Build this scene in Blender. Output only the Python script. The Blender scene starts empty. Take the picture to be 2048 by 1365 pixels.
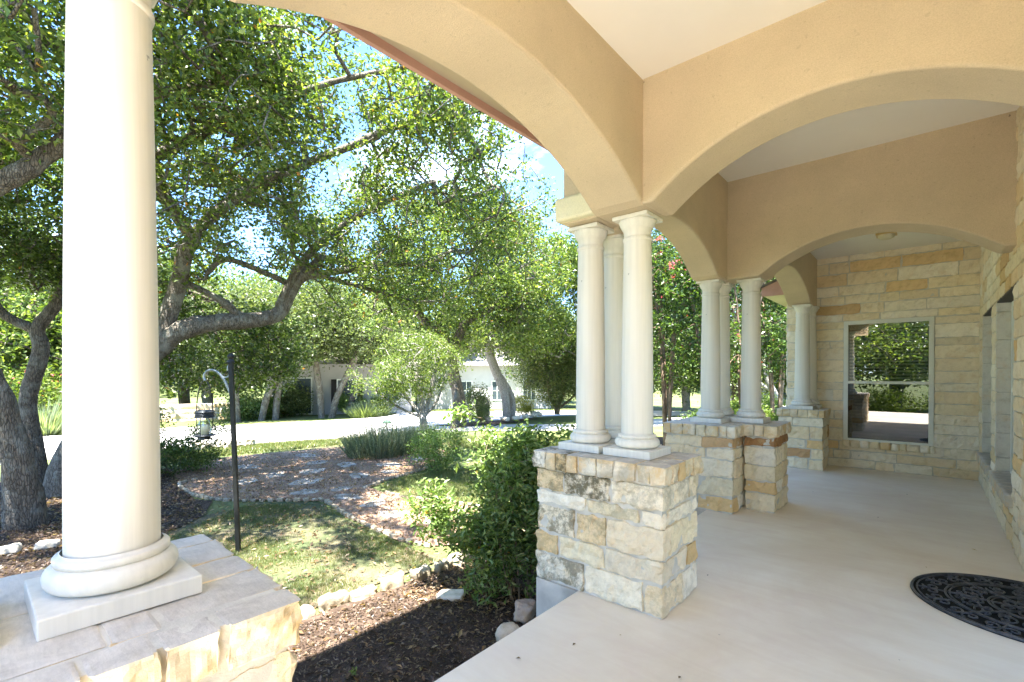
import bpy, math, random
import numpy as np
from mathutils import Matrix, Vector
R = math.radians
random.seed(7)
RNG = np.random.default_rng(11)
SC = bpy.context.scene
COL = SC.collection

# ---------------------------------------------------------------- camera
YAW, PIT, ROL = R(40.851), R(-.445), R(.015)
_s, _c = math.sin(YAW), math.cos(YAW)
_r, _f, _u = Vector((_c, _s, 0)), Vector((-_s, _c, 0)), Vector((0, 0, 1))
F3 = _f * math.cos(PIT) + _u * math.sin(PIT)
_u2 = _u * math.cos(PIT) - _f * math.sin(PIT)
R3 = _r * math.cos(ROL) + _u2 * math.sin(ROL)
U3 = _u2 * math.cos(ROL) - _r * math.sin(ROL)
cam = bpy.data.cameras.new('camera'); cam_o = bpy.data.objects.new('camera', cam); COL.objects.link(cam_o)
cam.sensor_width = 36; cam.lens = 952.9 / 2048 * 36; cam.shift_y = .03467
cam.clip_start = .05; cam.clip_end = 3000
M3 = Matrix((R3, U3, -F3)).transposed()
cam_o.matrix_world = Matrix.Translation((0, 0, 1.5)) @ M3.to_4x4()
SC.camera = cam_o

# ---------------------------------------------------------------- light
SUN_V = Vector((.17, -.30, 1.0)).normalized()      # direction towards the sun
sun = bpy.data.lights.new('sun', 'SUN'); sun.energy = 5.0; sun.angle = R(.53); sun.color = (1, .965, .91)
sun_o = bpy.data.objects.new('sun', sun); COL.objects.link(sun_o)
sun_o.rotation_euler = SUN_V.to_track_quat('Z', 'Y').to_euler()
W = bpy.data.worlds.new('World'); SC.world = W; W.use_nodes = True
wn, wl = W.node_tree.nodes, W.node_tree.links
for n in list(wn): wn.remove(n)
out = wn.new('ShaderNodeOutputWorld'); bg = wn.new('ShaderNodeBackground')
sky = wn.new('ShaderNodeTexSky'); sky.sky_type = 'NISHITA'; sky.sun_disc = False
sky.sun_elevation = math.asin(SUN_V.z); sky.sun_rotation = math.atan2(SUN_V.x, SUN_V.y)
sky.air_density = 1.0; sky.dust_density = .4; sky.ozone_density = 2.2
tc = wn.new('ShaderNodeTexCoord'); mp = wn.new('ShaderNodeMapping'); mp.inputs['Scale'].default_value = (1, 1, 2.6)
mp.inputs['Location'].default_value = (1.3, .4, .2)
nz = wn.new('ShaderNodeTexNoise'); nz.inputs['Scale'].default_value = 2.3; nz.inputs['Detail'].default_value = 9; nz.inputs['Roughness'].default_value = .6
cr = wn.new('ShaderNodeValToRGB'); cr.color_ramp.elements[0].position = .56; cr.color_ramp.elements[1].position = .74
mx = wn.new('ShaderNodeMix'); mx.data_type = 'RGBA'; mx.inputs[7].default_value = (8.6, 8.6, 8.2, 1)
wl.new(tc.outputs['Generated'], mp.inputs[0]); wl.new(mp.outputs[0], nz.inputs[0]); wl.new(nz.outputs[0], cr.inputs[0])
wl.new(cr.outputs[0], mx.inputs[0]); wl.new(sky.outputs[0], mx.inputs[6]); tn = wn.new('ShaderNodeMix'); tn.data_type = 'RGBA'; tn.blend_type = 'MULTIPLY'; tn.inputs[0].default_value = 1; tn.inputs[7].default_value = (.62, .775, 1.0, 1); wl.new(mx.outputs[2], tn.inputs[6]); wl.new(tn.outputs[2], bg.inputs[0])
bg.inputs[1].default_value = .105
wl.new(bg.outputs[0], out.inputs[0])
SC.view_settings.view_transform = 'Standard'; SC.view_settings.look = 'None'
SC.view_settings.exposure = 3.05; SC.view_settings.gamma = 1
SC.cycles.max_bounces = 10; SC.cycles.diffuse_bounces = 6; SC.cycles.transparent_max_bounces = 12
SC.cycles.use_denoising = True

# ---------------------------------------------------------------- tagging
def tag(o, label=None, cat=None, group=None, kind=None):
    if label: o['label'] = label
    if cat: o['category'] = cat
    if group: o['group'] = group
    if kind: o['kind'] = kind
    return o
def thing(name, label, cat, loc=(0, 0, 0), group=None, rz=0):
    o = bpy.data.objects.new(name, None); COL.objects.link(o); o.location = loc; o.rotation_euler = (0, 0, rz)
    o.empty_display_size = .1
    return tag(o, label, cat, group)
def copy_tree(o, parent=None):
    c = o.copy(); COL.objects.link(c)
    if parent: c.parent = parent
    for ch in [x for x in bpy.data.objects if x.parent == o]: copy_tree(ch, c)
    return c

# ---------------------------------------------------------------- noise
def _h(i, j, k, s):
    n = (i * 374761393 + j * 668265263 + k * 2147483647 + s * 974634777) & 0xffffffff
    n = ((n ^ (n >> 13)) * 1274126177) & 0xffffffff
    return ((n ^ (n >> 16)) & 0xffff) / 65535.0
def vnoise(P, s=0):
    P = np.asarray(P, float); I = np.floor(P).astype(np.int64); f = P - I; f = f * f * (3 - 2 * f)
    x, y, z = I[:, 0], I[:, 1], I[:, 2]; a, b, c = f[:, 0], f[:, 1], f[:, 2]
    def L(p, q, t): return p + (q - p) * t
    v = L(L(L(_h(x, y, z, s), _h(x + 1, y, z, s), a), L(_h(x, y + 1, z, s), _h(x + 1, y + 1, z, s), a), b),
          L(L(_h(x, y, z + 1, s), _h(x + 1, y, z + 1, s), a), L(_h(x, y + 1, z + 1, s), _h(x + 1, y + 1, z + 1, s), a), b), c)
    return v * 2 - 1
def fbm(P, sc=1., oc=4, s=0):
    P = np.asarray(P, float) * sc; r = 0; a = 1
    for o in range(oc): r = r + a * vnoise(P * 2 ** o, s + o); a *= .5
    return r

# ---------------------------------------------------------------- mesh collector
class MB:
    def __init__(s): s.V = []; s.C = []; s.F = []; s.n = 0
    def add(s, V, F, col=None):
        V = np.asarray(V, float).reshape(-1, 3); F = np.asarray(F, np.int64)
        if len(V) == 0 or len(F) == 0: return s
        C = np.ones((len(V), 4)) * .5 if col is None else np.asarray(col, float)
        if C.ndim == 1: C = np.tile(np.append(C[:3], C[3] if len(C) > 3 else 1), (len(V), 1))
        elif C.shape[1] == 3: C = np.hstack([C, np.ones((len(C), 1))])
        s.V.append(V); s.C.append(C); s.F.append(F + s.n); s.n += len(V); return s
    def build(s, name, mat, parent=None, smooth=False):
        me = bpy.data.meshes.new(name)
        V = np.vstack(s.V); C = np.vstack(s.C)
        me.vertices.add(len(V)); me.vertices.foreach_set('co', V.astype(np.float32).ravel())
        loops = np.concatenate([f.ravel() for f in s.F]); sizes = np.concatenate([np.full(len(f), f.shape[1]) for f in s.F])
        me.loops.add(len(loops)); me.loops.foreach_set('vertex_index', loops.astype(np.int32))
        me.polygons.add(len(sizes)); st = np.concatenate([[0], np.cumsum(sizes)[:-1]])
        me.polygons.foreach_set('loop_start', st.astype(np.int32)); me.polygons.foreach_set('loop_total', sizes.astype(np.int32))
        me.update(calc_edges=True)
        a = me.color_attributes.new('col', 'FLOAT_COLOR', 'POINT'); a.data.foreach_set('color', C.astype(np.float32).ravel())
        me.polygons.foreach_set('use_smooth', [smooth] * len(sizes))
        me.materials.append(mat); me.validate()
        o = bpy.data.objects.new(name, me); COL.objects.link(o)
        if parent: o.parent = parent
        return o
BF = np.array([[0, 3, 2, 1], [4, 5, 6, 7], [0, 1, 5, 4], [1, 2, 6, 5], [2, 3, 7, 6], [3, 0, 4, 7]])
def box(m, x0, x1, y0, y1, z0, z1, col=None):
    return m.add([(x0, y0, z0), (x1, y0, z0), (x1, y1, z0), (x0, y1, z0), (x0, y0, z1), (x1, y0, z1), (x1, y1, z1), (x0, y1, z1)], BF, col)
def bevel(o, w=.006, seg=2, ang=40):
    b = o.modifiers.new('bevel', 'BEVEL'); b.width = w; b.segments = seg; b.limit_method = 'ANGLE'; b.angle_limit = R(ang)
    return o
def lathe(m, prof, loc=(0, 0, 0), n=48, col=None):
    t = np.linspace(0, 2 * np.pi, n, endpoint=False); P = np.asarray(prof, float); k = len(P)
    V = np.zeros((k, n, 3)); V[:, :, 0] = P[:, 0:1] * np.cos(t); V[:, :, 1] = P[:, 0:1] * np.sin(t); V[:, :, 2] = P[:, 1:2]
    V = V.reshape(-1, 3) + np.array(loc); i = np.arange(k - 1)[:, None] * n; j = np.arange(n)[None]; j2 = (j + 1) % n
    F = np.stack([i + j, i + j2, i + n + j2, i + n + j], -1).reshape(-1, 4)
    return m.add(V, F, col)
def tube(m, P, rad, n=8, col=None, rough=0, seed=0, flat=1.):
    P = np.asarray(P, float); k = len(P); rad = np.broadcast_to(np.asarray(rad, float), (k,))
    T = np.gradient(P, axis=0); T /= np.linalg.norm(T, axis=1)[:, None] + 1e-9
    up = np.array([0, 0, 1.]) if abs(T[0][2]) < .9 else np.array([1., 0, 0])
    N = np.zeros((k, 3)); a = np.cross(T[0], up); a /= np.linalg.norm(a); N[0] = a
    for i in range(1, k):
        a = N[i - 1] - T[i] * (N[i - 1] @ T[i]); N[i] = a / (np.linalg.norm(a) + 1e-9)
    B = np.cross(T, N); t = np.linspace(0, 2 * np.pi, n, endpoint=False)
    D = N[:, None] * np.cos(t)[None, :, None] + B[:, None] * np.sin(t)[None, :, None]
    rr = np.repeat(rad[:, None], n, 1)
    if rough:
        Q = (P[:, None] + D * rr[..., None]).reshape(-1, 3)
        rr = rr * (1 + rough * fbm(Q * np.array([1, 1, .45]), 9, 3, seed).reshape(k, n) + rough * .6 * fbm(Q, 2.5, 2, seed + 5).reshape(k, n))
    V = (P[:, None] + D * rr[..., None]).reshape(-1, 3)
    i = np.arange(k - 1)[:, None] * n; j = np.arange(n)[None]; j2 = (j + 1) % n
    F = np.stack([i + j, i + j2, i + n + j2, i + n + j], -1).reshape(-1, 4)
    m.add(V, F, col)
    m.add(V[:n], np.arange(n)[::-1][None], col) if n > 2 else 0
    m.add(V[-n:], np.arange(n)[None], col)
    return m
def smoothpath(P, k=8):
    P = np.asarray(P, float); out = []
    Q = np.vstack([2 * P[0] - P[1], P, 2 * P[-1] - P[-2]])
    for i in range(1, len(Q) - 2):
        p0, p1, p2, p3 = Q[i - 1:i + 3]
        for t in np.linspace(0, 1, k, endpoint=False):
            out.append(.5 * ((2 * p1) + (-p0 + p2) * t + (2 * p0 - 5 * p1 + 4 * p2 - p3) * t * t + (-p0 + 3 * p1 - 3 * p2 + p3) * t ** 3))
    out.append(P[-1]); return np.array(out)

# ---------------------------------------------------------------- materials
def mat(name, rough=.8):
    m = bpy.data.materials.new(name); m.use_nodes = True; nt = m.node_tree
    b = nt.nodes['Principled BSDF']; b.inputs['Roughness'].default_value = rough
    b.inputs['Specular IOR Level'].default_value = .3
    return m, nt, b
def N(nt, t, **k):
    n = nt.nodes.new('ShaderNode' + t)
    for a, v in k.items():
        if isinstance(v, (int, float, tuple)) and a in [i.name.replace(' ', '_') for i in n.inputs]:
            n.inputs[a.replace('_', ' ')].default_value = v
        else: setattr(n, a, v)
    return n
def noise(nt, scale, detail=5, rough=.55, vec=None, dist=0):
    n = nt.nodes.new('ShaderNodeTexNoise'); n.inputs['Scale'].default_value = scale; n.inputs['Detail'].default_value = detail
    n.inputs['Roughness'].default_value = rough; n.inputs['Distortion'].default_value = dist
    if vec is None:
        vec = nt.nodes.get('OC')
        if vec is None: vec = nt.nodes.new('ShaderNodeTexCoord'); vec.name = 'OC'
        vec = vec.outputs['Object']
    nt.links.new(vec, n.inputs['Vector']); return n.outputs['Fac']
def ramp(nt, f, els):
    n = nt.nodes.new('ShaderNodeValToRGB'); e = n.color_ramp.elements
    while len(e) < len(els): e.new(.5)
    for i, (p, c) in enumerate(els):
        e[i].position = p; e[i].color = (*c, 1) if isinstance(c, tuple) else (c, c, c, 1)
    nt.links.new(f, n.inputs[0]); return n.outputs[0]
def mix(nt, a, b, f, mode='MIX'):
    n = nt.nodes.new('ShaderNodeMix'); n.data_type = 'RGBA'; n.blend_type = mode
    for s, v in ((0, f), (6, a), (7, b)):
        if isinstance(v, bpy.types.NodeSocket): nt.links.new(v, n.inputs[s])
        else: n.inputs[s].default_value = v if s == 0 else (*v[:3], 1)
    return n.outputs[2]
def bump(nt, b, h, strength=.3, dist=.01):
    n = nt.nodes.new('ShaderNodeBump'); n.inputs['Strength'].default_value = strength; n.inputs['Distance'].default_value = dist
    nt.links.new(h, n.inputs['Height']); nt.links.new(n.outputs[0], b.inputs['Normal'])
def attr(nt):
    n = nt.nodes.new('ShaderNodeAttribute'); n.attribute_name = 'col'; return n
def simple(name, c, rough=.6, var=.12, sc=6, bmp=0, bsc=80, bd=.002, metal=0, c2=None):
    m, nt, b = mat(name, rough); b.inputs['Metallic'].default_value = metal
    d = tuple(x * (1 - var) for x in c); e = tuple(min(1, x * (1 + var)) for x in (c2 or c))
    nt.links.new(ramp(nt, noise(nt, sc), [(.3, d), (.7, e)]), b.inputs['Base Color'])
    if bmp: bump(nt, b, noise(nt, bsc, 4), bmp, bd)
    return m

# stucco
def stucco(name, c):
    m, nt, b = mat(name, .92)
    big = ramp(nt, noise(nt, 1.3, 6, .6), [(.3, tuple(x * .86 for x in c)), (.7, tuple(x * 1.08 for x in c))])
    fine = ramp(nt, noise(nt, 180, 3, .7), [(.3, .82), (.62, 1.)])
    spots = ramp(nt, noise(nt, 33, 2, .5), [(.27, .75), (.32, 1.)])
    c1 = mix(nt, big, fine, 1., 'MULTIPLY'); c2 = mix(nt, c1, spots, .5, 'MULTIPLY')
    nt.links.new(c2, b.inputs['Base Color']); bump(nt, b, noise(nt, 170, 4, .7), .55, .004); return m
M_STUCCO = stucco('stucco', (.645, .525, .365))
M_IMPOST = stucco('stucco_pale', (.80, .74, .52))
def mk_ceiling():
    m, nt, b = mat('ceiling_paint', .75)
    c = ramp(nt, noise(nt, .9, 5), [(.3, (.80, .765, .71)), (.7, (.86, .83, .775))])
    w = nt.nodes.new('ShaderNodeTexWave'); w.inputs['Scale'].default_value = 22; w.inputs['Distortion'].default_value = 3; w.inputs['Detail'].default_value = 3
    oc = nt.nodes['OC']; nt.links.new(oc.outputs['Object'], w.inputs[0])
    nt.links.new(c, b.inputs['Base Color']); bump(nt, b, w.outputs['Fac'], .12, .003); return m
M_CEIL = mk_ceiling()
def mk_column():
    m, nt, b = mat('column_cast_stone', .55)
    c = ramp(nt, noise(nt, 1.1, 5), [(.3, (.735, .705, .63)), (.7, (.79, .765, .70))])
    st = nt.nodes.new('ShaderNodeMapping'); st.inputs['Scale'].default_value = (18, 18, .5); nt.links.new(nt.nodes['OC'].outputs['Object'], st.inputs[0])
    s = ramp(nt, noise(nt, 1.6, 5, .6, st.outputs[0]), [(.28, .87), (.6, 1.)])
    sp = ramp(nt, noise(nt, 24, 2, .5), [(.215, .45), (.235, 1.)])
    d = mix(nt, mix(nt, c, s, 1, 'MULTIPLY'), sp, .8, 'MULTIPLY'); nt.links.new(d, b.inputs['Base Color'])
    bump(nt, b, noise(nt, 60, 4), .06, .002); return m
M_COL = mk_column()
def mk_stone(name, mortar=False):
    m, nt, b = mat(name, .9)
    a = attr(nt)
    n1 = noise(nt, 11, 8, .72); n2 = noise(nt, 55, 6, .72); n3 = noise(nt, 4.2, 7, .72, dist=.3)
    v = ramp(nt, n1, [(.28, (.84, .79, .72)), (.45, (1.04, 1.02, .98)), (.75, (1.16, 1.14, 1.10))])
    c = mix(nt, a.outputs['Color'], v, 1., 'MULTIPLY')
    och = ramp(nt, n3, [(.52, 0.), (.68, .5)]); c = mix(nt, c, (.70, .52, .28), och)
    p = ramp(nt, n2, [(.30, .55), (.43, 1.)]); c = mix(nt, c, p, .5, 'MULTIPLY')
    # lichen and dirt on weathered stones, kept in the alpha of the stone attribute
    li = ramp(nt, noise(nt, 9, 10, .8), [(.44, 0.), (.56, .9)])
    mm = nt.nodes.new('ShaderNodeMath'); mm.operation = 'MULTIPLY'; nt.links.new(li, mm.inputs[0])
    iv = nt.nodes.new('ShaderNodeMath'); iv.operation = 'SUBTRACT'; iv.inputs[0].default_value = 1; nt.links.new(a.outputs['Alpha'], iv.inputs[1])
    nt.links.new(iv.outputs[0], mm.inputs[1]); c = mix(nt, c, (.11, .092, .045), mm.outputs[0])
    nt.links.new(c, b.inputs['Base Color'])
    h = mix(nt, n1, n2, .45); bump(nt, b, h, .8, .012); return m
M_STONE = mk_stone('limestone')
M_MORTAR = simple('mortar', (.60, .565, .49), .95, .15, 12, .5, 90, .004)
M_SAWN = None
def mk_sawn():
    m, nt, b = mat('limestone_cap', .85); a = attr(nt)
    v = ramp(nt, noise(nt, 7, 8, .7, dist=.6), [(.25, (.6, .58, .55)), (.55, (1., .99, .97)), (.8, (1.25, 1.22, 1.2))])
    side = mix(nt, a.outputs['Color'], v, 1., 'MULTIPLY')
    och = ramp(nt, noise(nt, 4.5, 7, .7, dist=.8), [(.46, 0.), (.62, .8)]); side = mix(nt, side, (.68, .47, .22), och)
    st = nt.nodes.new('ShaderNodeMapping'); st.inputs['Scale'].default_value = (10, 60, 10); st.inputs['Rotation'].default_value = (0, 0, .5)
    nt.links.new(nt.nodes['OC'].outputs['Object'], st.inputs[0])
    sc = ramp(nt, noise(nt, 2.5, 5, .7, st.outputs[0]), [(.3, .86), (.6, 1.05)])
    top = mix(nt, mix(nt, (.63, .585, .52), v, .8, 'MULTIPLY'), sc, .7, 'MULTIPLY')
    g = nt.nodes.new('ShaderNodeNewGeometry'); sx = nt.nodes.new('ShaderNodeSeparateXYZ'); nt.links.new(g.outputs['True Normal'], sx.inputs[0])
    f = ramp(nt, sx.outputs['Z'], [(.80, 0.), (.93, 1.)])
    li = ramp(nt, noise(nt, 9, 10, .8), [(.44, 0.), (.56, .9)])
    mm = nt.nodes.new('ShaderNodeMath'); mm.operation = 'MULTIPLY'; nt.links.new(li, mm.inputs[0])
    iv = nt.nodes.new('ShaderNodeMath'); iv.operation = 'SUBTRACT'; iv.inputs[0].default_value = 1; nt.links.new(a.outputs['Alpha'], iv.inputs[1])
    nt.links.new(iv.outputs[0], mm.inputs[1])
    c = mix(nt, mix(nt, side, top, f), (.11, .092, .045), mm.outputs[0]); nt.links.new(c, b.inputs['Base Color'])
    h = mix(nt, noise(nt, 12, 7, .7), noise(nt, 60, 4, .7), .5); bump(nt, b, h, .6, .008); return m
M_CAP = mk_sawn()
def mk_floor():
    m, nt, b = mat('stained_concrete', .45)
    c = ramp(nt, noise(nt, .8, 8, .62, dist=.8), [(.3, (.74, .64, .51)), (.5, (.80, .715, .59)), (.7, (.85, .785, .68))])
    st = nt.nodes.new('ShaderNodeMapping'); st.inputs['Scale'].default_value = (.5, 2.2, 1); nt.links.new(nt.nodes['OC'].outputs['Object'], st.inputs[0])
    d = ramp(nt, noise(nt, 2.4, 8, .68, st.outputs[0], 1.), [(.3, (.95, .925, .90)), (.65, (1.03, 1.03, 1.03))])
    pk = ramp(nt, noise(nt, 1.7, 6, .6, dist=1.5), [(.5, 0.), (.7, .35)])
    c = mix(nt, mix(nt, c, d, 1, 'MULTIPLY'), (.70, .56, .48), pk)
    sp = ramp(nt, noise(nt, 38, 2, .4), [(.19, .35), (.205, 1.)]); c = mix(nt, c, sp, .7, 'MULTIPLY')
    nt.links.new(c, b.inputs['Base Color'])
    nt.links.new(ramp(nt, noise(nt, 3, 6, .6), [(.3, .38), (.7, .62)]), b.inputs['Roughness'])
    bump(nt, b, noise(nt, 9, 7, .7), .10, .004); return m
M_FLOOR = mk_floor()
def leafmat(name, trans=.45, rough=.5, gain=1.):
    m = bpy.data.materials.new(name); m.use_nodes = True; nt = m.node_tree; nt.nodes.clear()
    o = nt.nodes.new('ShaderNodeOutputMaterial'); a = attr(nt)
    d = nt.nodes.new('ShaderNodeBsdfPrincipled'); d.inputs['Roughness'].default_value = rough; d.inputs['Specular IOR Level'].default_value = .45
    t = nt.nodes.new('ShaderNodeBsdfTranslucent'); mx = nt.nodes.new('ShaderNodeMixShader'); mx.inputs[0].default_value = trans
    tcol = mix(nt, a.outputs['Color'], (1.55 * gain, 1.6 * gain, .5 * gain), 1., 'MULTIPLY')
    nt.links.new(a.outputs['Color'], d.inputs['Base Color']); nt.links.new(tcol, t.inputs[0])
    nt.links.new(d.outputs[0], mx.inputs[1]); nt.links.new(t.outputs[0], mx.inputs[2]); nt.links.new(mx.outputs[0], o.inputs[0]); return m
M_LEAF = leafmat('leaf', .42, .36)
M_PETAL = leafmat('petal', .4, .6)
def mk_bark(name, c0, c1, li=.0):
    m, nt, b = mat(name, .95)
    st = nt.nodes.new('ShaderNodeMapping'); st.inputs['Scale'].default_value = (1, 1, .2)
    oc = nt.nodes.new('ShaderNodeTexCoord'); oc.name = 'OC'; nt.links.new(oc.outputs['Object'], st.inputs[0])
    v = nt.nodes.new('ShaderNodeTexVoronoi'); v.inputs['Scale'].default_value = 44; v.feature = 'DISTANCE_TO_EDGE'
    nw = nt.nodes.new('ShaderNodeMapping'); nw.inputs['Scale'].default_value = (1, 1, .24); nt.links.new(oc.outputs['Object'], nw.inputs[0]); nt.links.new(nw.outputs[0], v.inputs['Vector'])
    f = ramp(nt, v.outputs[0], [(0., 0.), (.16, 1.)]); n1 = noise(nt, 26, 6, .7, st.outputs[0], .6)
    c = mix(nt, c0, c1, ramp(nt, n1, [(.3, 0.), (.62, 1.)])); c = mix(nt, c, f, .55, 'MULTIPLY')
    if li: c = mix(nt, c, (.34, .34, .29), ramp(nt, noise(nt, 5, 6, .7, dist=.5), [(.5, 0.), (.62, li)]))
    nt.links.new(c, b.inputs['Base Color']); bump(nt, b, mix(nt, n1, f, .5), .9, .02); return m
M_BARK = mk_bark('oak_bark', (.075, .058, .042), (.22, .18, .135), .35)
M_LIMB = mk_bark('limb_bark', (.085, .07, .055), (.27, .235, .185), .6)
M_PALE = mk_bark('pale_bark', (.26, .22, .18), (.50, .46, .40), .5)
M_MYR = simple('myrtle_bark', (.16, .10, .065), .85, .35, 9, .4, 40, .004, c2=(.24, .17, .12))
M_STEM = simple('shrub_stem', (.20, .15, .09), .85, .3, 12)
def mk_ground(name, els, sc, det, els2=None, sc2=60, f2=.6, bs=.6, bd=.02, fine=140):
    m, nt, b = mat(name, .97)
    c = ramp(nt, noise(nt, sc, det, .65, dist=.4), els)
    if els2: c = mix(nt, c, ramp(nt, noise(nt, sc2, 6, .75), els2), f2, 'MULTIPLY')
    nt.links.new(c, b.inputs['Base Color']); bump(nt, b, mix(nt, noise(nt, sc2, 6, .75), noise(nt, fine, 4, .7), .5), bs, bd); return m
M_LAWN = mk_ground('lawn', [(.32, (.09, .12, .035)), (.5, (.12, .15, .045)), (.68, (.19, .18, .08))], .7, 8, [(.3, .55), (.65, 1.15)], 30, .7)
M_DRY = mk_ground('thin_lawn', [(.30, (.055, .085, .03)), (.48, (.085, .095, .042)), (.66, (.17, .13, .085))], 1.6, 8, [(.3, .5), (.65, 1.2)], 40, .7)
M_MULCH = mk_ground('mulch', [(.3, (.045, .028, .018)), (.55, (.095, .063, .043)), (.75, (.19, .135, .10))], 5, 9, [(.3, .4), (.65, 1.25)], 45, .9, .9, .03)
M_PATH = mk_ground('granite_path', [(.3, (.23, .14, .09)), (.5, (.34, .225, .155)), (.7, (.44, .32, .235))], 2.2, 9, [(.3, .55), (.65, 1.2)], 40, .8, .7, .015)
M_STREET = mk_ground('street', [(.3, (.50, .48, .45)), (.7, (.62, .60, .56))], .5, 8, [(.3, .85), (.65, 1.05)], 25, .6, .2, .004)
M_KERB = simple('kerb', (.52, .49, .44), .9, .15, 3, .3, 40)
M_FLAG = simple('flagstone', (.27, .225, .18), .9, .3, 4, .5, 30, .006, c2=(.42, .37, .31))
M_ROCK = mk_stone('garden_stone')
M_BLACK = simple('black_iron', (.012, .013, .013), .45, .3, 20)
M_STEEL = simple('grey_iron', (.22, .25, .25), .4, .3, 20, metal=.6)
M_RUBBER = simple('black_rubber', (.05, .05, .055), .35, .3, 30, .3, 120, .001, c2=(.09, .09, .095)); M_RUBBER2 = simple('rubber_backing', (.004, .004, .004), .8, .3, 30)
M_FRAME = simple('window_frame', (.74, .75, .68), .4, .05, 3)
M_BLIND = simple('blind_slat', (.80, .74, .64), .55, .1, 4)
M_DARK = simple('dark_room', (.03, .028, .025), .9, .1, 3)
M_FASCIA = simple('red_brown_fascia', (.52, .30, .25), .6, .1, 3)
M_SOFFIT = simple('eave_soffit', (.50, .43, .31), .8, .08, 3)
M_ROOF = simple('roof_shingle', (.16, .14, .125), .9, .3, 15, .5, 30, .01)
M_CONC = simple('foundation_concrete', (.42, .39, .34), .9, .25, 3.2, .3, 50, .004, c2=(.56, .52, .45))
M_BRASS = simple('brass', (.62, .45, .20), .35, .1, 5, metal=.7)
M_NEST = simple('mud', (.26, .21, .16), .95, .4, 60, .8, 120, .004)
def glass(name, fac, tint=(.9, .95, .93)):
    m = bpy.data.materials.new(name); m.use_nodes = True; nt = m.node_tree; nt.nodes.clear()
    o = nt.nodes.new('ShaderNodeOutputMaterial'); g = nt.nodes.new('ShaderNodeBsdfGlossy'); g.inputs['Roughness'].default_value = .01
    t = nt.nodes.new('ShaderNodeBsdfTransparent'); t.inputs[0].default_value = (*tint, 1); mx = nt.nodes.new('ShaderNodeMixShader'); mx.inputs[0].default_value = fac
    nt.links.new(t.outputs[0], mx.inputs[1]); nt.links.new(g.outputs[0], mx.inputs[2]); nt.links.new(mx.outputs[0], o.inputs[0]); return m
M_GLASS = glass('window_glass', .30, (.7, .72, .68)); M_GLASS2 = glass('screened_glass', .17, (.24, .24, .23)); M_LGLASS = glass('lantern_glass', .12)
M_CREAMG = simple('candle_cream', (.68, .62, .45), .4, .1, 10)

# ---------------------------------------------------------------- terrain height
def gz(x, y):
    d = np.hypot(x, y); z = np.where(d < 14, -.45, np.where(d < 44, -.45 - .025 * (d - 14), -1.2))
    far = np.clip((d - 75) / 140, 0, 1); back = np.clip((-np.asarray(x, float) + np.asarray(y, float) * .3) / (d + 1e-6), 0, 1)
    return z + far * far * (3 - 2 * far) * 13 * back
# lawn / ground sheet
def ground_sheet():
    m = MB(); rad = np.concatenate([np.linspace(0, 14, 15), np.linspace(16, 70, 28), np.linspace(80, 300, 23), [500, 900, 1500]])
    n = 96; t = np.linspace(0, 2 * np.pi, n, endpoint=False)
    X = rad[:, None] * np.cos(t); Y = rad[:, None] * np.sin(t); Z = gz(X, Y) - .012
    V = np.stack([X, Y, Z], -1).reshape(-1, 3); k = len(rad); i = np.arange(k - 1)[:, None] * n; j = np.arange(n)[None]; j2 = (j + 1) % n
    m.add(V, np.stack([i + j, i + n + j, i + n + j2, i + j2], -1).reshape(-1, 4))
    return tag(m.build('lawn_ground', M_LAWN, smooth=True), kind='structure')
ground_sheet()
from mathutils.geometry import tessellate_polygon
def inpoly(P, poly):
    P = np.asarray(P); poly = np.asarray(poly); x, y = P[:, 0], P[:, 1]; c = np.zeros(len(P), bool); j = len(poly) - 1
    for i in range(len(poly)):
        xi, yi = poly[i]; xj, yj = poly[j]
        c ^= ((yi > y) != (yj > y)) & (x < (xj - xi) * (y - yi) / (yj - yi + 1e-12) + xi); j = i
    return c
def sheet(name, poly, dz, material, step=None, wig=.0, kind='structure', rough=0.):
    P = np.asarray(poly, float)
    if wig or step:
        Q = []
        for a, b in zip(P, np.roll(P, -1, 0)):
            k = max(1, int(np.linalg.norm(b - a) / (step or .15)))
            for i in range(k): Q.append(a + (b - a) * i / k)
        P = np.array(Q); P3 = np.c_[P, np.zeros(len(P))]
        P = P + wig * np.c_[fbm(P3, 1.3, 3, 3), fbm(P3, 1.3, 3, 8)]
    tri = tessellate_polygon([[Vector((p[0], p[1], 0)) for p in P]])
    V = np.c_[P, gz(P[:, 0], P[:, 1]) + dz]; m = MB()
    T = np.array(tri); a, b, c = V[T[:, 0]], V[T[:, 1]], V[T[:, 2]]
    fl = np.cross(b - a, c - a)[:, 2] < 0; T[fl] = T[fl][:, ::-1]
    m.add(V, T); o = m.build(name, material); return tag(o, kind=kind)
street = [(-15.6, -9), (-14.97, -.48), (-15.2, 1.0), (-15.07, 1.52), (-14.3, 3.41), (-14.1, 5.25), (-13.24, 7.59), (-12.61, 9.72), (-11.79, 11.92),
          (-13.0, 14.07), (-14.2, 16.6), (-14.6, 18.83), (-13.9, 21.1), (-9.5, 24.5), (-9, 30), (-12.55, 28.7), (-16.28, 24.8), (-19.3, 21.2), (-22.96, 16.5), (-20.4, 14.6),
          (-19.06, 12.61), (-19.37, 9.09), (-20.24, 6.43), (-21.0, 5.03), (-21.0, 2.1), (-22.7, -.72), (-23.5, -9)]
sheet('street', street, .004, M_STREET, .8)
drive = [(-11.79, 11.7), (-11.01, 12.11), (-9.29, 14.13), (-7.75, 18.22), (-7.2, 24), (-9.2, 24), (-9.6, 21), (-10.7, 16.29), (-12.8, 14.2)]
sheet('driveway', drive, .008, M_STREET, .5)
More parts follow.
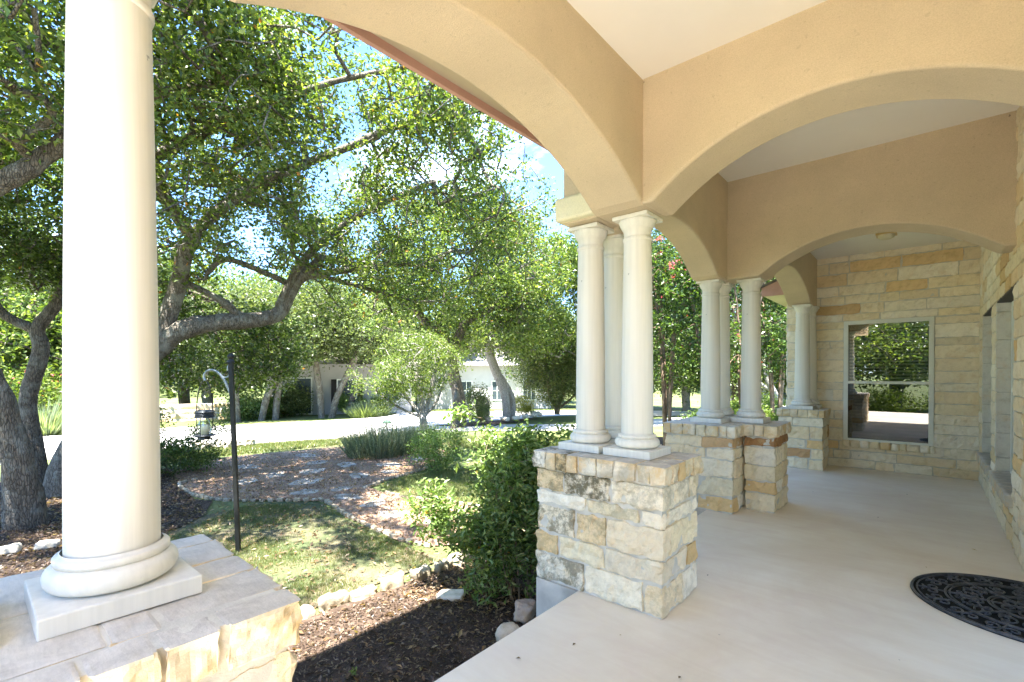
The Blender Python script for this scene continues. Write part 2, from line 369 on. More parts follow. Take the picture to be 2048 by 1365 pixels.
mulch_oak = [(-6.6, -3), (-6.5, 1.2), (-7.4, 2.2), (-8.2, 2.55), (-8.8, 2.36), (-9.8, 2.42), (-11.6, 2.75), (-12.6, 1.6), (-12.4, -.5), (-12, -4)]
sheet('mulch_bed', mulch_oak, .004, M_MULCH, .15, .12)
path = [(-9.8, 2.47), (-8.83, 2.41), (-8.16, 2.59), (-7.61, 2.96), (-6.86, 3.6), (-6.0, 3.44), (-5.28, 3.37), (-4.62, 3.34), (-4.2, 3.45), (-3.75, 4.0), (-3.75, 4.9),
        (-4.8, 4.9), (-5.9, 4.58), (-6.67, 4.49), (-7.1, 4.52), (-7.39, 5.07), (-7.54, 5.81), (-8.0, 6.9), (-9.0, 7.9), (-10.0, 7.9), (-11.0, 7.5), (-11.5, 6.7), (-11.94, 5.1), (-12.2, 3.9), (-11.4, 2.8)]
sheet('garden_path', path, .008, M_PATH, .15, .04)
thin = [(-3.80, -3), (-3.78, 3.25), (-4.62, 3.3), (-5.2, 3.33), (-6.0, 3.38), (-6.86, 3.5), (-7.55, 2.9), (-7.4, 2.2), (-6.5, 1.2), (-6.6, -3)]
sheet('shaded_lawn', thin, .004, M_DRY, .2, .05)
bed = [(-1.75, -3), (-1.75, 2.8), (-2.1, 3.3), (-2.1, 6.0), (-3.2, 6.2), (-3.5, 4.8), (-3.58, 3.2), (-3.68, 1.6), (-3.74, -3)]
sheet('porch_bed', bed, .012, M_MULCH, .15, .02)
sheet('myrtle_bed', [(-2.3, 6.0), (-3.2, 6.4), (-4.3, 11.0), (-6.4, 12.4), (-6.6, 14.0), (-4.6, 15.2), (-2.2, 13.0), (-2.0, 9.0)], .006, M_MULCH, .2, .15)
sheet('boulder_bed', [(-13.2, 12.6), (-14.4, 12.0), (-14.6, 14.6), (-14.2, 17.8), (-13.6, 17.9), (-13.2, 15.6), (-12.9, 14.2)], .009, M_MULCH, .3, .1)
# kerbs
def kerb(pts, name='kerb'):
    m = MB(); P = np.array(pts, float); P = smoothpath(np.c_[P, P[:, 0] * 0], 4)[:, :2]
    T = np.gradient(P, axis=0); T /= np.linalg.norm(T, axis=1)[:, None]; Nn = np.c_[-T[:, 1], T[:, 0]]
    rows = []
    for off, dz in ((-.09, 0.), (-.075, .10), (.075, .11), (.09, 0.)):
        Q = P + Nn * off; rows.append(np.c_[Q, gz(Q[:, 0], Q[:, 1]) + dz])
    V = np.stack(rows, 1).reshape(-1, 3); k = len(P); i = np.arange(k - 1)[:, None] * 4; j = np.arange(3)[None]
    m.add(V, np.stack([i + j, i + j + 1, i + 4 + j + 1, i + 4 + j], -1).reshape(-1, 4)); tag(m.build(name, M_KERB), kind='structure')
kerb([(-15.6, -9), (-14.97, -.48), (-15.2, 1.0), (-15.07, 1.52), (-14.3, 3.41), (-14.1, 5.25), (-13.24, 7.59), (-12.61, 9.72), (-11.9, 11.6)])
kerb([(-23.5, -9), (-22.7, -.72), (-21.0, 2.1), (-21.0, 5.03), (-20.24, 6.43), (-19.37, 9.09), (-19.06, 12.61), (-20.4, 14.6), (-22.96, 16.5)])

# ---------------------------------------------------------------- stones
CREAM = [(.79, .69, .52), (.81, .73, .57), (.77, .66, .47), (.82, .76, .63), (.79, .72, .58), (.75, .67, .52), (.83, .78, .67), (.77, .68, .49)]
OCHRE = [(.72, .54, .30), (.74, .59, .37), (.68, .49, .25), (.75, .63, .44)]
RUST = [(.50, .31, .16), (.56, .38, .21)]
def pick(rr, po=.10, pr=.03):
    q = rr.random()
    c = rr.choice(RUST) if q < pr else rr.choice(OCHRE) if q < pr + po else rr.choice(CREAM)
    k = .93 + .12 * rr.random(); return tuple(x * k for x in c)
_lat = {}
def lattice(nx, ny, nz, faces):
    key = (nx, ny, nz, faces)
    if key in _lat: return _lat[key]
    idx = {}; P = []; F = []
    def g(i, j, k):
        if (i, j, k) not in idx: idx[(i, j, k)] = len(P); P.append((i / nx, j / ny, k / nz))
        return idx[(i, j, k)]
    for f in faces:
        if f in 'xX':
            i = 0 if f == 'x' else nx
            for j in range(ny):
                for k in range(nz):
                    q = [g(i, j, k), g(i, j + 1, k), g(i, j + 1, k + 1), g(i, j, k + 1)]; F.append(q if f == 'X' else q[::-1])
        if f in 'yY':
            j = 0 if f == 'y' else ny
            for i in range(nx):
                for k in range(nz):
                    q = [g(i, j, k), g(i + 1, j, k), g(i + 1, j, k + 1), g(i, j, k + 1)]; F.append(q if f == 'y' else q[::-1])
        if f in 'zZ':
            k = 0 if f == 'z' else nz
            for i in range(nx):
                for j in range(ny):
                    q = [g(i, j, k), g(i + 1, j, k), g(i + 1, j + 1, k), g(i, j + 1, k)]; F.append(q if f == 'Z' else q[::-1])
    _lat[key] = (np.array(P), np.array(F)); return _lat[key]
def stone(m, lo, hi, cell, rnd, amp, col, faces='xXyYzZ', seed=0, flat_top=False):
    lo = np.array(lo, float); hi = np.array(hi, float); s = hi - lo
    nx, ny, nz = [int(max(2, min(40, round(v / cell)))) for v in s]
    P, F = lattice(nx, ny, nz, faces); p = lo + P * s
    rr = min(rnd, .45 * s.min()); inner = np.clip(p, lo + rr, hi - rr); d = p - inner; L = np.linalg.norm(d, axis=1)[:, None]
    ctr = (lo + hi) / 2; nrm = np.where(L > 1e-9, d / (L + 1e-9), (p - ctr) / (np.linalg.norm(p - ctr, axis=1)[:, None] + 1e-9))
    q = inner + nrm * rr
    nn = fbm(q, 6, 4, seed) ; n2 = fbm(q, 22, 3, seed + 9)
    chis = np.abs(fbm(q, 11, 3, seed + 4)) * -.8
    fac = np.round(fbm(q, 9, 2, seed + 31) * 3.2) / 3.2; D = amp * (nn * .55 + n2 * .35 + chis + .35 * fac + .2)
    if flat_top: D = np.where(nrm[:, 2] > .6, D * .12, D)
    q = q + nrm * D[:, None]
    m.add(q, F, np.tile(np.array([*col[:3], col[3] if len(col) > 3 else 1.]), (len(q), 1)))
def cuts(a, b, lo, hi, rr):
    c = [a]
    while b - c[-1] > hi: c.append(c[-1] + rr.uniform(lo, hi))
    if b - c[-1] < lo * .55 and len(c) > 1: c[-1] = (c[-2] + b) / 2
    c.append(b); return c
def pier(name, label, x0, x1, y0, y1, z0, cap, cell, seed, dirty=0., group='rough limestone piers under the columns', special=None, capw=.14, capd=.26, over=.02, amp=.020):
    rr = random.Random(seed); o = thing(name, label, 'pier', ((x0 + x1) / 2, (y0 + y1) / 2, z0), group)
    m = MB(); core = MB(); g = .007; zt = cap - .125
    box(core, x0 + .022, x1 - .022, y0 + .022, y1 - .022, z0, zt)
    z = z0; hs = []
    while zt - z > .24: h = rr.choice([.10, .13, .15, .17, .20, .22]); hs.append((z, z + h)); z += h
    if zt - z > .19: hs += [(z, z + (zt - z) / 2), (z + (zt - z) / 2, zt)]
    else: hs.append((z, zt))
    for ci, (a, b) in enumerate(hs):
        cx = cuts(x0, x1, .16, .46, rr)
        for i in range(len(cx) - 1):
            end = i in (0, len(cx) - 2); ys = cuts(y0, y1, .2, .45, rr) if end else [y0, y1]
            if end and rr.random() < .4: ys = [y0, y0 + rr.uniform(.08, .14)] + cuts(y0 + .14, y1, .2, .5, rr)[1:]
            for j in range(len(ys) - 1):
                c = pick(rr, .16, .05)
                left = 1 - (cx[i] + cx[i + 1] - 2 * x0) / (2 * (x1 - x0))
                al = 1 - dirty * rr.random() * (1.3 if left > .45 else .45)
                if special: c, al = special(ci, i, j, c, al)
                stone(m, (cx[i] + g, ys[j] + g, a + g), (cx[i + 1] - g, ys[j + 1] - g, b - g), cell, .008, amp, (*c, max(0, al)), seed=rr.randrange(999))
    for ob in (core.build('mortar', M_MORTAR), m.build('masonry', M_STONE)):
        ob.parent = o; ob.location = -o.location
    # cap course of upright stones
    m = MB(); X0, X1, Y0, Y1 = x0 - over, x1 + over, y0 - over, y1 + over; zc = zt + .004; d = min(capd, (Y1 - Y0) / 2, (X1 - X0) / 2)
    def st(a, b, c_, d_):
        c = pick(rr, .12, .0); left = 1 - (a + b - 2 * x0) / (2 * (x1 - x0)); al = 1 - dirty * (.95 if rr.random() < .6 else .3) * (1 if left > .3 else .3)
        stone(m, (a + .004, c_ + .004, zc), (b - .004, d_ - .004, cap + rr.uniform(-.004, .002)), cell, .007, amp * .8, (*c, max(0, al)), seed=rr.randrange(999), flat_top=True)
    for row in (0, 1):
        cx = cuts(X0 + (0 if row else 0), X1, capw * .6, capw * 1.15, rr)
        a, b = (Y0, Y0 + d) if row == 0 else (Y1 - d, Y1)
        for i in range(len(cx) - 1):
            if i == len(cx) - 2: continue
            st(cx[i], cx[i + 1], a, b)
        xl = cx[-2]
        if row == 0: xe = xl
    cy = cuts(Y0, Y1, capw * .6, capw * 1.1, rr)
    for i in range(len(cy) - 1): st(xe + .0, X1, cy[i], cy[i + 1])
    if Y1 - Y0 > 2 * d + .02:
        cy2 = cuts(Y0 + d, Y1 - d, capw, capw * 1.6, rr); cx3 = cuts(X0, xe, .3, .6, rr)
        for a, b in zip(cy2, cy2[1:]):
            for e, f in zip(cx3, cx3[1:]): st(e, f, a, b)
    mc = MB(); box(mc, X0 + .03, X1 - .03, Y0 + .03, Y1 - .03, zc - .002, cap - .005)
    for ob in (mc.build('cap_mortar', M_MORTAR), m.build('cap_course', M_CAP)):
        ob.parent = o; ob.location = -o.location
    return o
G = 'porch'
def sp1(ci, i, j, c, al):
    return c, al
pD = pier('stone_pier', 'nearest limestone pier with grey flat top at bottom left of the photo', -2.17, -1.335, -.62, .62, -.5, .86, .0115, 21, .0, capw=.19, capd=.30, over=.015, amp=.026)
p1 = pier('stone_pier', 'lichen stained limestone pier carrying three columns beside the leafy bush', -2.156, -1.178, 2.755, 3.365, 0, .934, .016, 34, 1.0)
p1b = pier('stone_pier', 'rear stub of the lichen stained pier standing under the hidden third column', -2.156, -1.60, 3.39, 3.66, 0, .932, .03, 35, .2)
p2a = pier('stone_pier', 'middle limestone pier on the garden side of the dark vertical joint', -2.27, -1.511, 5.313, 6.32, 0, .932, .022, 44, .05)
def sp2(ci, i, j, c, al):
    return c, al
p2b = pier('stone_pier', 'middle limestone pier with a rusty brown stone on the walkway side of the dark joint', -1.497, -1.184, 5.633, 6.29, 0, .934, .022, 53, .05,
           special=lambda ci, i, j, c, al: ((.36, .19, .085), 1) if (ci == 4 and i == 0) else (c, al))
p3 = pier('stone_pier', 'farthest limestone pier touching the back wall left of its window', -1.77, -1.153, 8.57, 9.21, 0, .93, .035, 65, 0)
# foundations
fm = MB(); box(fm, -2.15, -1.80, 2.76, 3.65, -.6, -.003); fo = fm.build('pier_foundation', M_CONC); fo.parent = p1; fo.location = -p1.location
fm = MB(); box(fm, -2.26, -1.80, 5.32, 6.31, -.6, -.003); fo = fm.build('pier_foundation', M_CONC); fo.parent = p2a; fo.location = -p2a.location

# ---------------------------------------------------------------- porch floor and added bounce slab
fl = MB(); box(fl, -1.80, 1.2, -2.0, 9.35, -.62, 0); box(fl, -1.80, 4.2, -5.0, -2.004, -.62, -.01)  # second, wider slab behind the camera is added to bounce sunlight into the porch
flo = bevel(fl.build('porch_floor_and_added_slab', M_FLOOR), .012, 3); tag(flo, kind='structure')

# ---------------------------------------------------------------- house
house = thing('porch_house', 'tan stucco and limestone house whose arched porch fills the right of the photo', 'house', (0, 0, 0))
def wall(name, axis, fixed, u0, u1, z0, z1, holes, cell, seed, sign, po=.09, pr=.02, hmin=.10, hmax=.2):
    """rough ashlar on plane axis=fixed, outward sign; holes = [(u0,u1,z0,z1)]"""
    rr = random.Random(seed); m = MB(); core = MB()
    rects = []
    zs = sorted({z0, z1, *[h[2] for h in holes], *[h[3] for h in holes]})
    for a, b in zip(zs, zs[1:]):
        us = [u0]
        for h in sorted(holes):
            if h[2] < b - 1e-6 and h[3] > a + 1e-6: us += [h[0], h[1]]
        us.append(u1)
        for i in range(0, len(us), 2):
            if us[i + 1] - us[i] > .01: rects.append((us[i], us[i + 1], a, b))
    th = .09
    def put(mm, ua, ub, a, b, t0, t1, fn):
        d0, d1 = sorted((fixed - sign * t0, fixed - sign * t1))
        if axis == 'y': fn((ua, d0, a), (ub, d1, b))
        else: fn((d0, ua, a), (d1, ub, b))
    courses = {}
    for (ua, ub, a, b) in rects:
        put(core, ua, ub, a, b, .016, th + .12, lambda lo, hi: box(core, lo[0], hi[0], lo[1], hi[1], lo[2], hi[2]))
        if (a, b) not in courses:
            n = max(1, round((b - a) / rr.uniform((hmin + hmax) / 2 * .9, (hmin + hmax) / 2 * 1.1))); w = [rr.uniform(.7, 1.35) for _ in range(n)]; s = sum(w); z = a; L = []
            for q in w: L.append((z, z + (b - a) * q / s)); z += (b - a) * q / s
            courses[(a, b)] = L
        for (za, zb) in courses[(a, b)]:
            cu = cuts(ua, ub, .22, .68, rr)
            for i in range(len(cu) - 1):
                c = pick(rr, po, pr); face = {'y': 'y' if sign < 0 else 'Y', 'x': 'x' if sign < 0 else 'X'}[axis]
                side = ('xX' if axis == 'y' else 'yY') + 'zZ'
                put(m, cu[i] + .005, cu[i + 1] - .005, za + .005, zb - .005, 0, th, lambda lo, hi: stone(m, lo, hi, cell, .008, .016, (*c, 1), faces=face + side, seed=rr.randrange(999)))
    return core.build(name + '_mortar', M_MORTAR, house), m.build(name, M_STONE, house)
BY = 9.22; WX = .577
wall('back_wall', 'y', BY, -1.77, WX + .1, 0, 3.9, [(-.972, .11, .42, 2.319)], .035, 5, -1, .06, .02)
wall('side_wall', 'x', WX, 4.2, BY + .02, 0, 3.9, [(5.91, 7.26, .41, 2.26), (7.66, 8.82, .41, 2.26)], .035, 8, -1, .07, .02)
wall('side_wall', 'x', WX + .0, -1.0, 4.2, 0, 3.9, [(2.6, 3.9, 0.02, 2.4)], .10, 9, -1, .12, .02)
# window sill course of the back wall
rr = random.Random(3); m = MB(); cx = cuts(-.99, .13, .09, .16, rr)
for a, b in zip(cx, cx[1:]): stone(m, (a + .004, BY - .035, .325), (b - .004, BY + .02, .435), .03, .012, .01, (*pick(rr, .12), 1), seed=rr.randrange(99))
m.build('window_sill', M_STONE, house, smooth=True)
# windows
def window(x0, x1, z0, z1, y, name='window'):
    """double hung window in plane y facing -y, built in local xyz"""
    fr = MB(); f = .058
    box(fr, x0, x0 + f, y, y + .07, z0, z1); box(fr, x1 - f, x1, y, y + .07, z0, z1)
    box(fr, x0 + f, x1 - f, y + .001, y + .069, z1 - f, z1); box(fr, x0 + f, x1 - f, y + .001, y + .069, z0, z0 + .035)
    zm = z0 + (z1 - z0) * .485
    box(fr, x0 + f, x1 - f, y - .004, y + .066, zm - .018, zm + .024)
    wo = bevel(fr.build(name, M_FRAME), .004)
    g = MB(); box(g, x0 + f, x1 - f, y + .038, y + .042, zm + .02, z1 - f); a = g.build('upper_pane', M_GLASS, wo)
    g = MB(); box(g, x0 + f, x1 - f, y + .022, y + .026, z0 + .03, zm - .018); b = g.build('lower_pane', M_GLASS2, wo)
    bl = MB(); z = z0 + .05; rr = random.Random(2)
    while z < z1 - .07:
        for xa, xb in ((x0 + f + .01, (x0 + x1) / 2 - .02), ((x0 + x1) / 2 + .02, x1 - f - .01)):
            bl.add([(xa, y + .10, z + .018), (xb, y + .10, z + .018), (xb, y + .14, z - .012), (xa, y + .14, z - .012)], [[0, 1, 2, 3]])
        z += .052
    box(bl, x0 + f, x1 - f, y + .085, y + .15, z1 - .10, z1 - .045)
    bo = bl.build('blind', M_BLIND, wo)
    mu = MB(); box(mu, (x0 + x1) / 2 - .025, (x0 + x1) / 2 + .025, y + .09, y + .12, z0 + .03, z1 - .05); mu.build('mullion', M_FRAME, wo)
    return wo
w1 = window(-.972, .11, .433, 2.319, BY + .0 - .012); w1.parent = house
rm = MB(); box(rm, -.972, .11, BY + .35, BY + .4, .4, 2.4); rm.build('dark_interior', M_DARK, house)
# side windows: built facing -y then turned to face -x
for (a, b) in ((5.91, 7.26), (7.66, 8.82)):
    w = window(-(b - .03), -(a + .03), .44, 2.25, 0.0, 'window'); w.parent = house
    w.matrix_local = Matrix.Translation((WX + .115, 0, 0)) @ Matrix.Rotation(R(-90), 4, 'Z')
    for yy in (b, a):
        j = MB(); rr = random.Random(int(yy * 10)); z = .45
        while z < 2.24:
            h = min(rr.uniform(.14, .3), 2.25 - z)
            if h < .04: break
            lo, hi = (WX + .004, yy - .022 if yy == b else yy - .03, z + .004), (WX + .125, yy + .03 if yy == b else yy + .022, z + h - .004)
            stone(j, lo, hi, .03, .008, .006, (.68, .66, .60, 1), seed=rr.randrange(99)); z += h
        j.build('window_jamb', M_STONE, house)
    s = MB(); yy = a - .03
    while yy < b + .02:
        h = min(rr.uniform(.12, .2), b + .05 - yy); stone(s, (WX - .045, yy + .004, .335), (WX + .14, yy + h - .004, .447), .03, .01, .008, (.60, .56, .48, 1), seed=rr.randrange(99), flat_top=True); yy += h
    s.build('window_sill', M_CAP, house, smooth=True)
    l = MB(); box(l, WX + .012, WX + .12, a - .02, b + .02, 2.245, 2.27); l.build('lintel_flashing', simple('lintel_steel', (.10, .085, .075), .7), house)
    rm = MB(); box(rm, WX + .45, WX + .5, a, b, .4, 2.4); rm.build('dark_interior', M_DARK, house)

# arches and beams
def beam(name, axis, a0, a1, b0, b1, ztop, ac, Rr, peak, half, zs, material=M_STUCCO, n=40, bw=.018, zsl=None):
    """axis = run direction; arch circle centred at run ac, radius Rr, crown at peak"""
    A = np.unique(np.concatenate([[a0, a1], np.linspace(max(a0, ac - half), min(a1, ac + half), n)]))
    d = np.clip(np.abs(A - ac), 0, Rr * .999); zl = peak - (Rr - np.sqrt(Rr * Rr - d * d))
    zl = np.where(np.abs(A - ac) > half + 1e-6, zs, np.maximum(zl, zs)); zl = np.where(A < ac, np.maximum(zl, zsl or 0), zl); m = MB()
    def P(a, b, z): return (a, b, z) if axis == 'x' else (b, a, z)
    rows = [[P(a, b0, z), P(a, b1, z), P(a, b1, ztop), P(a, b0, ztop)] for a, z in zip(A, zl)]
    V = np.array(rows).reshape(-1, 3); k = len(A); i = np.arange(k - 1)[:, None] * 4; j = np.arange(4)[None]; j2 = (j + 1) % 4
    F = np.stack([i + j, i + 4 + j, i + 4 + j2, i + j2], -1).reshape(-1, 4)
    if axis == 'y': F = F[:, ::-1]
    m.add(V, F); e = [[0, 1, 2, 3]] if axis == 'x' else [[3, 2, 1, 0]]; m.add(V[:4], np.array(e)[:, ::-1] if axis == 'x' else np.array(e)[:, ::-1])
    m.add(V[-4:], np.array(e))
    o = m.build(name, material, house)
    import bmesh
    bm = bmesh.new(); bm.from_mesh(o.data); bmesh.ops.remove_doubles(bm, verts=bm.verts, dist=1e-5); bmesh.ops.recalc_face_normals(bm, faces=bm.faces); bm.to_mesh(o.data); bm.free()
    return bevel(o, bw, 3, 35)
ZT = 3.95; ZS = 2.575
beam('arched_beam', 'y', -.62, 3.18, -1.72, -1.36, ZT, 1.60, 2.30, 2.940, 1.27, ZS, zsl=2.70)
beam('arched_beam', 'x', -1.37, WX + .05, 2.84, 3.185, ZT, -.39, 1.33, 2.928, .955, ZS)
beam('arched_beam', 'y', 3.19, 5.80, -2.02, -1.72, ZT, 4.42, 1.74, 2.922, 1.09, ZS - .012)
beam('arched_beam', 'x', -2.023, WX + .05, 5.78, 6.16, ZT, -.44, 1.42, 2.931, 1.0, ZS)
beam('arched_beam', 'y', 6.158, BY + .03, -1.67, -1.34, ZT, 7.45, 2.45, 2.93, 1.26, ZS + .006)
m = MB(); box(m, -2.00, -1.718, 2.88, 3.192, 2.578, ZT); bevel(m.build('corner_post', M_STUCCO, house), .015, 3)
m = MB(); box(m, -2.04, -1.717, 2.825, 3.60, 2.590, 2.760); bevel(m.build('impost_block', M_IMPOST, house), .022, 3)
m = MB()
box(m, -1.38, WX + .1, -1.0, 2.86, 3.36, 3.42); bevel(m.build('ceiling', M_CEIL, house), .002)
m = MB(); box(m, -1.74, WX + .1, 3.17, 5.80, 3.693, 3.76); m.build('ceiling', M_CEIL, house)
m = MB(); box(m, -1.36, WX + .1, 6.14, BY + .03, 3.36, 3.42); m.build('ceiling', M_CEIL, house)
m = MB(); box(m, -2.40, -1.723, -1.0, 2.878, 3.44, 3.47); box(m, -2.40, -2.02, 2.88, 9.2, 3.44, 3.472); m.build('eave_soffit', M_SOFFIT, house)
m = MB(); box(m, -2.43, -2.395, -1.02, 9.3, 3.385, 3.62); bevel(m.build('fascia', M_FASCIA, house), .004)
m = MB(); m.add([(-2.46, -1.05, 3.60), (4.6, -1.05, 3.60), (4.6, 9.4, 3.60), (-2.46, 9.4, 3.60), (1.2, 1.0, 5.3), (1.2, 7.0, 5.3), (-2.46, -1.05, 3.66), (4.6, -1.05, 3.66), (4.6, 9.4, 3.66), (-2.46, 9.4, 3.66)],
                [[0, 1, 7, 6], [1, 2, 8, 7], [2, 3, 9, 8], [3, 0, 6, 9]]); m.add([(-2.46, -1.05, 3.66), (4.6, -1.05, 3.66), (1.2, 1.0, 5.3)], [[0, 1, 2]])
m.add([(4.6, 9.4, 3.66), (-2.46, 9.4, 3.66), (1.2, 7.0, 5.3)], [[0, 1, 2]]); m.add([(4.6, -1.05, 3.66), (4.6, 9.4, 3.66), (1.2, 7.0, 5.3), (1.2, 1.0, 5.3)], [[0, 1, 2, 3]])
m.add([(-2.46, 9.4, 3.66), (-2.46, -1.05, 3.66), (1.2, 1.0, 5.3), (1.2, 7.0, 5.3)], [[0, 1, 2, 3]])
m.build('roof', M_ROOF, house)
m = MB(); box(m, -2.39, 4.5, -1.0, 9.2, 3.97, 4.0); m.build('attic_floor', M_SOFFIT, house)
# far gable eave seen between the pillars
wing = thing('house_wing', 'sunlit limestone end wall with red brown eave beyond the farthest column', 'house', (-1.8, 9.4, -.5))
def wp(m, n, mt, sm=False): ob = m.build(n, mt, wing, sm); ob.location = -wing.location
m = MB(); box(m, -2.17, -1.3, 9.31, 12.0, 2.86, 2.88); wp(m, 'eave_soffit', M_IMPOST)
m = MB(); m.add([(-2.19, 9.30, 2.855), (-1.3, 9.30, 2.855), (-1.3, 9.30, 3.35), (-2.19, 9.30, 3.00), (-2.19, 9.35, 2.855), (-1.3, 9.35, 2.855), (-1.3, 9.35, 3.35), (-2.19, 9.35, 3.00)], [[0, 1, 2, 3], [7, 6, 5, 4], [0, 3, 7, 4], [3, 2, 6, 7], [0, 4, 5, 1]]); wp(m, 'gable_fascia', M_FASCIA)
m = MB(); m.add([(-2.22, 9.27, 2.99), (-1.27, 9.27, 3.365), (-1.27, 12, 3.365), (-2.22, 12, 2.99), (-2.22, 9.27, 3.03), (-1.27, 9.27, 3.405), (-1.27, 12, 3.405), (-2.22, 12, 3.03)], BF); wp(m, 'roof', M_ROOF)
rr = random.Random(77); m = MB(); z = -.5
while z < 2.83:
    h = min(rr.uniform(.12, .26), 2.85 - z)
    if h < .05: break
    cu = cuts(-1.82, -1.3, .14, .4, rr)
    for a, b in zip(cu, cu[1:]): stone(m, (a + .005, 9.36, z + .005), (b - .005, 11.9, z + h - .005), .05, .02, .016, (*pick(rr, .14, 0), 1), faces='yx', seed=rr.randrange(99))
    z += h
wp(m, 'wall', M_STONE, True)
m = MB(); box(m, -1.80, -1.0, 9.38, 11.88, -.5, 2.85); wp(m, 'wall_core', M_MORTAR)

# ceiling light
cl = thing('ceiling_light', 'small brass and glass light on the ceiling of the last porch bay', 'light', (-.39, 8.1, 3.36))
m = MB(); box(m, -.11, .11, -.11, .11, -.02, -.002); m.build('backplate', M_BRASS, cl)
m = MB(); lathe(m, [(.0, -.075), (.05, -.073), (.085, -.055), (.095, -.02)], n=24); m.build('glass_bowl', M_CREAMG, cl, True)
# mud nests
for i, (p, lab) in enumerate((((-1.34, 2.82, 3.33), 'small mud nest in the ceiling corner where the two nearest arches meet'), ((.53, 5.755, 3.66), 'mud nest smear at the far right corner under the middle bay ceiling'))):
    m = MB(); stone(m, (-.017, -.02, -.02), (.017, .012, .018), .012, .02, .02, (.2, .16, .12, 1), seed=i)
    o = m.build('mud_nest', M_NEST, smooth=True); o.location = p; tag(o, lab, 'nest', 'mud nests under the ceiling')

# ---------------------------------------------------------------- columns
def column(x, y, cap, top, label):
    o = thing('porch_column', label, 'column', (x, y, cap), 'round cast stone columns on the piers'); H = top - cap
    m = MB(); box(m, -.172, .172, -.172, .172, .0, .052); bevel(m.build('plinth', M_COL, o), .004)
    m = MB(); t = np.linspace(-np.pi / 2, np.pi / 2, 12)
    prof = [(.0, .052)] + [(.118 + .034 * math.cos(a), .087 + .034 * math.sin(a)) for a in t] + [(.130, .121), (.131, .137), (.127, .142), (.119, .143), (.1145, .150)]
    lathe(m, prof, n=72); m.build('base_moulding', M_COL, o, True)
    m = MB(); zz = np.linspace(.120, H - .165, 30); u = (zz - zz[0]) / (zz[-1] - zz[0])
    lathe(m, [(.1085 - .0150 * a ** 1.7, b) for a, b in zip(u, zz)], n=72); m.build('shaft', M_COL, o, True)
    m = MB(); z = H
    prof = [(.0925, z - .170), (.0985, z - .166), (.1005, z - .158), (.1005, z - .150), (.0985, z - .146), (.0935, z - .143), (.0925, z - .138), (.0925, z - .100), (.0965, z - .098), (.0965, z - .088),
            (.103, z - .084), (.112, z - .070), (.120, z - .052), (.124, z - .038), (.126, z - .028), (.10, z - .0275)]
    lathe(m, prof, n=72); m.build('capital', M_COL, o, True); m = MB(); box(m, -.128, .128, -.128, .128, z - .028, z - .002); bevel(m.build('abacus', M_COL, o), .003)
    return o
column(-1.757, .285, .86, 2.699, 'nearest full height column filling the left of the photo')
column(-1.785, -.125, .86, 2.699, 'column beside the nearest one on the same grey topped pier, only its plinth edge in view')
column(-1.508, 3.075, .934, 2.574, 'front right column of the three on the lichen stained pier')
column(-1.885, 3.078, .934, 2.574, 'left column of the three on the lichen stained pier, under the pale impost block')
column(-1.885, 3.427, .932, 2.574, 'rear column half hidden between the two front ones on the lichen stained pier')
column(-1.880, 5.707, .932, 2.562, 'left column on the middle pier, nearest to the crepe myrtles')
column(-1.880, 6.075, .932, 2.574, 'rear column half hidden behind the left one on the middle pier')
column(-1.520, 6.000, .934, 2.574, 'right column on the middle pier, above the rusty brown stone')
column(-1.469, 8.785, .93, 2.580, 'front column on the farthest pier left of the back window')
column(-1.430, 9.135, .93, 2.580, 'last column squeezed against the back wall behind another')

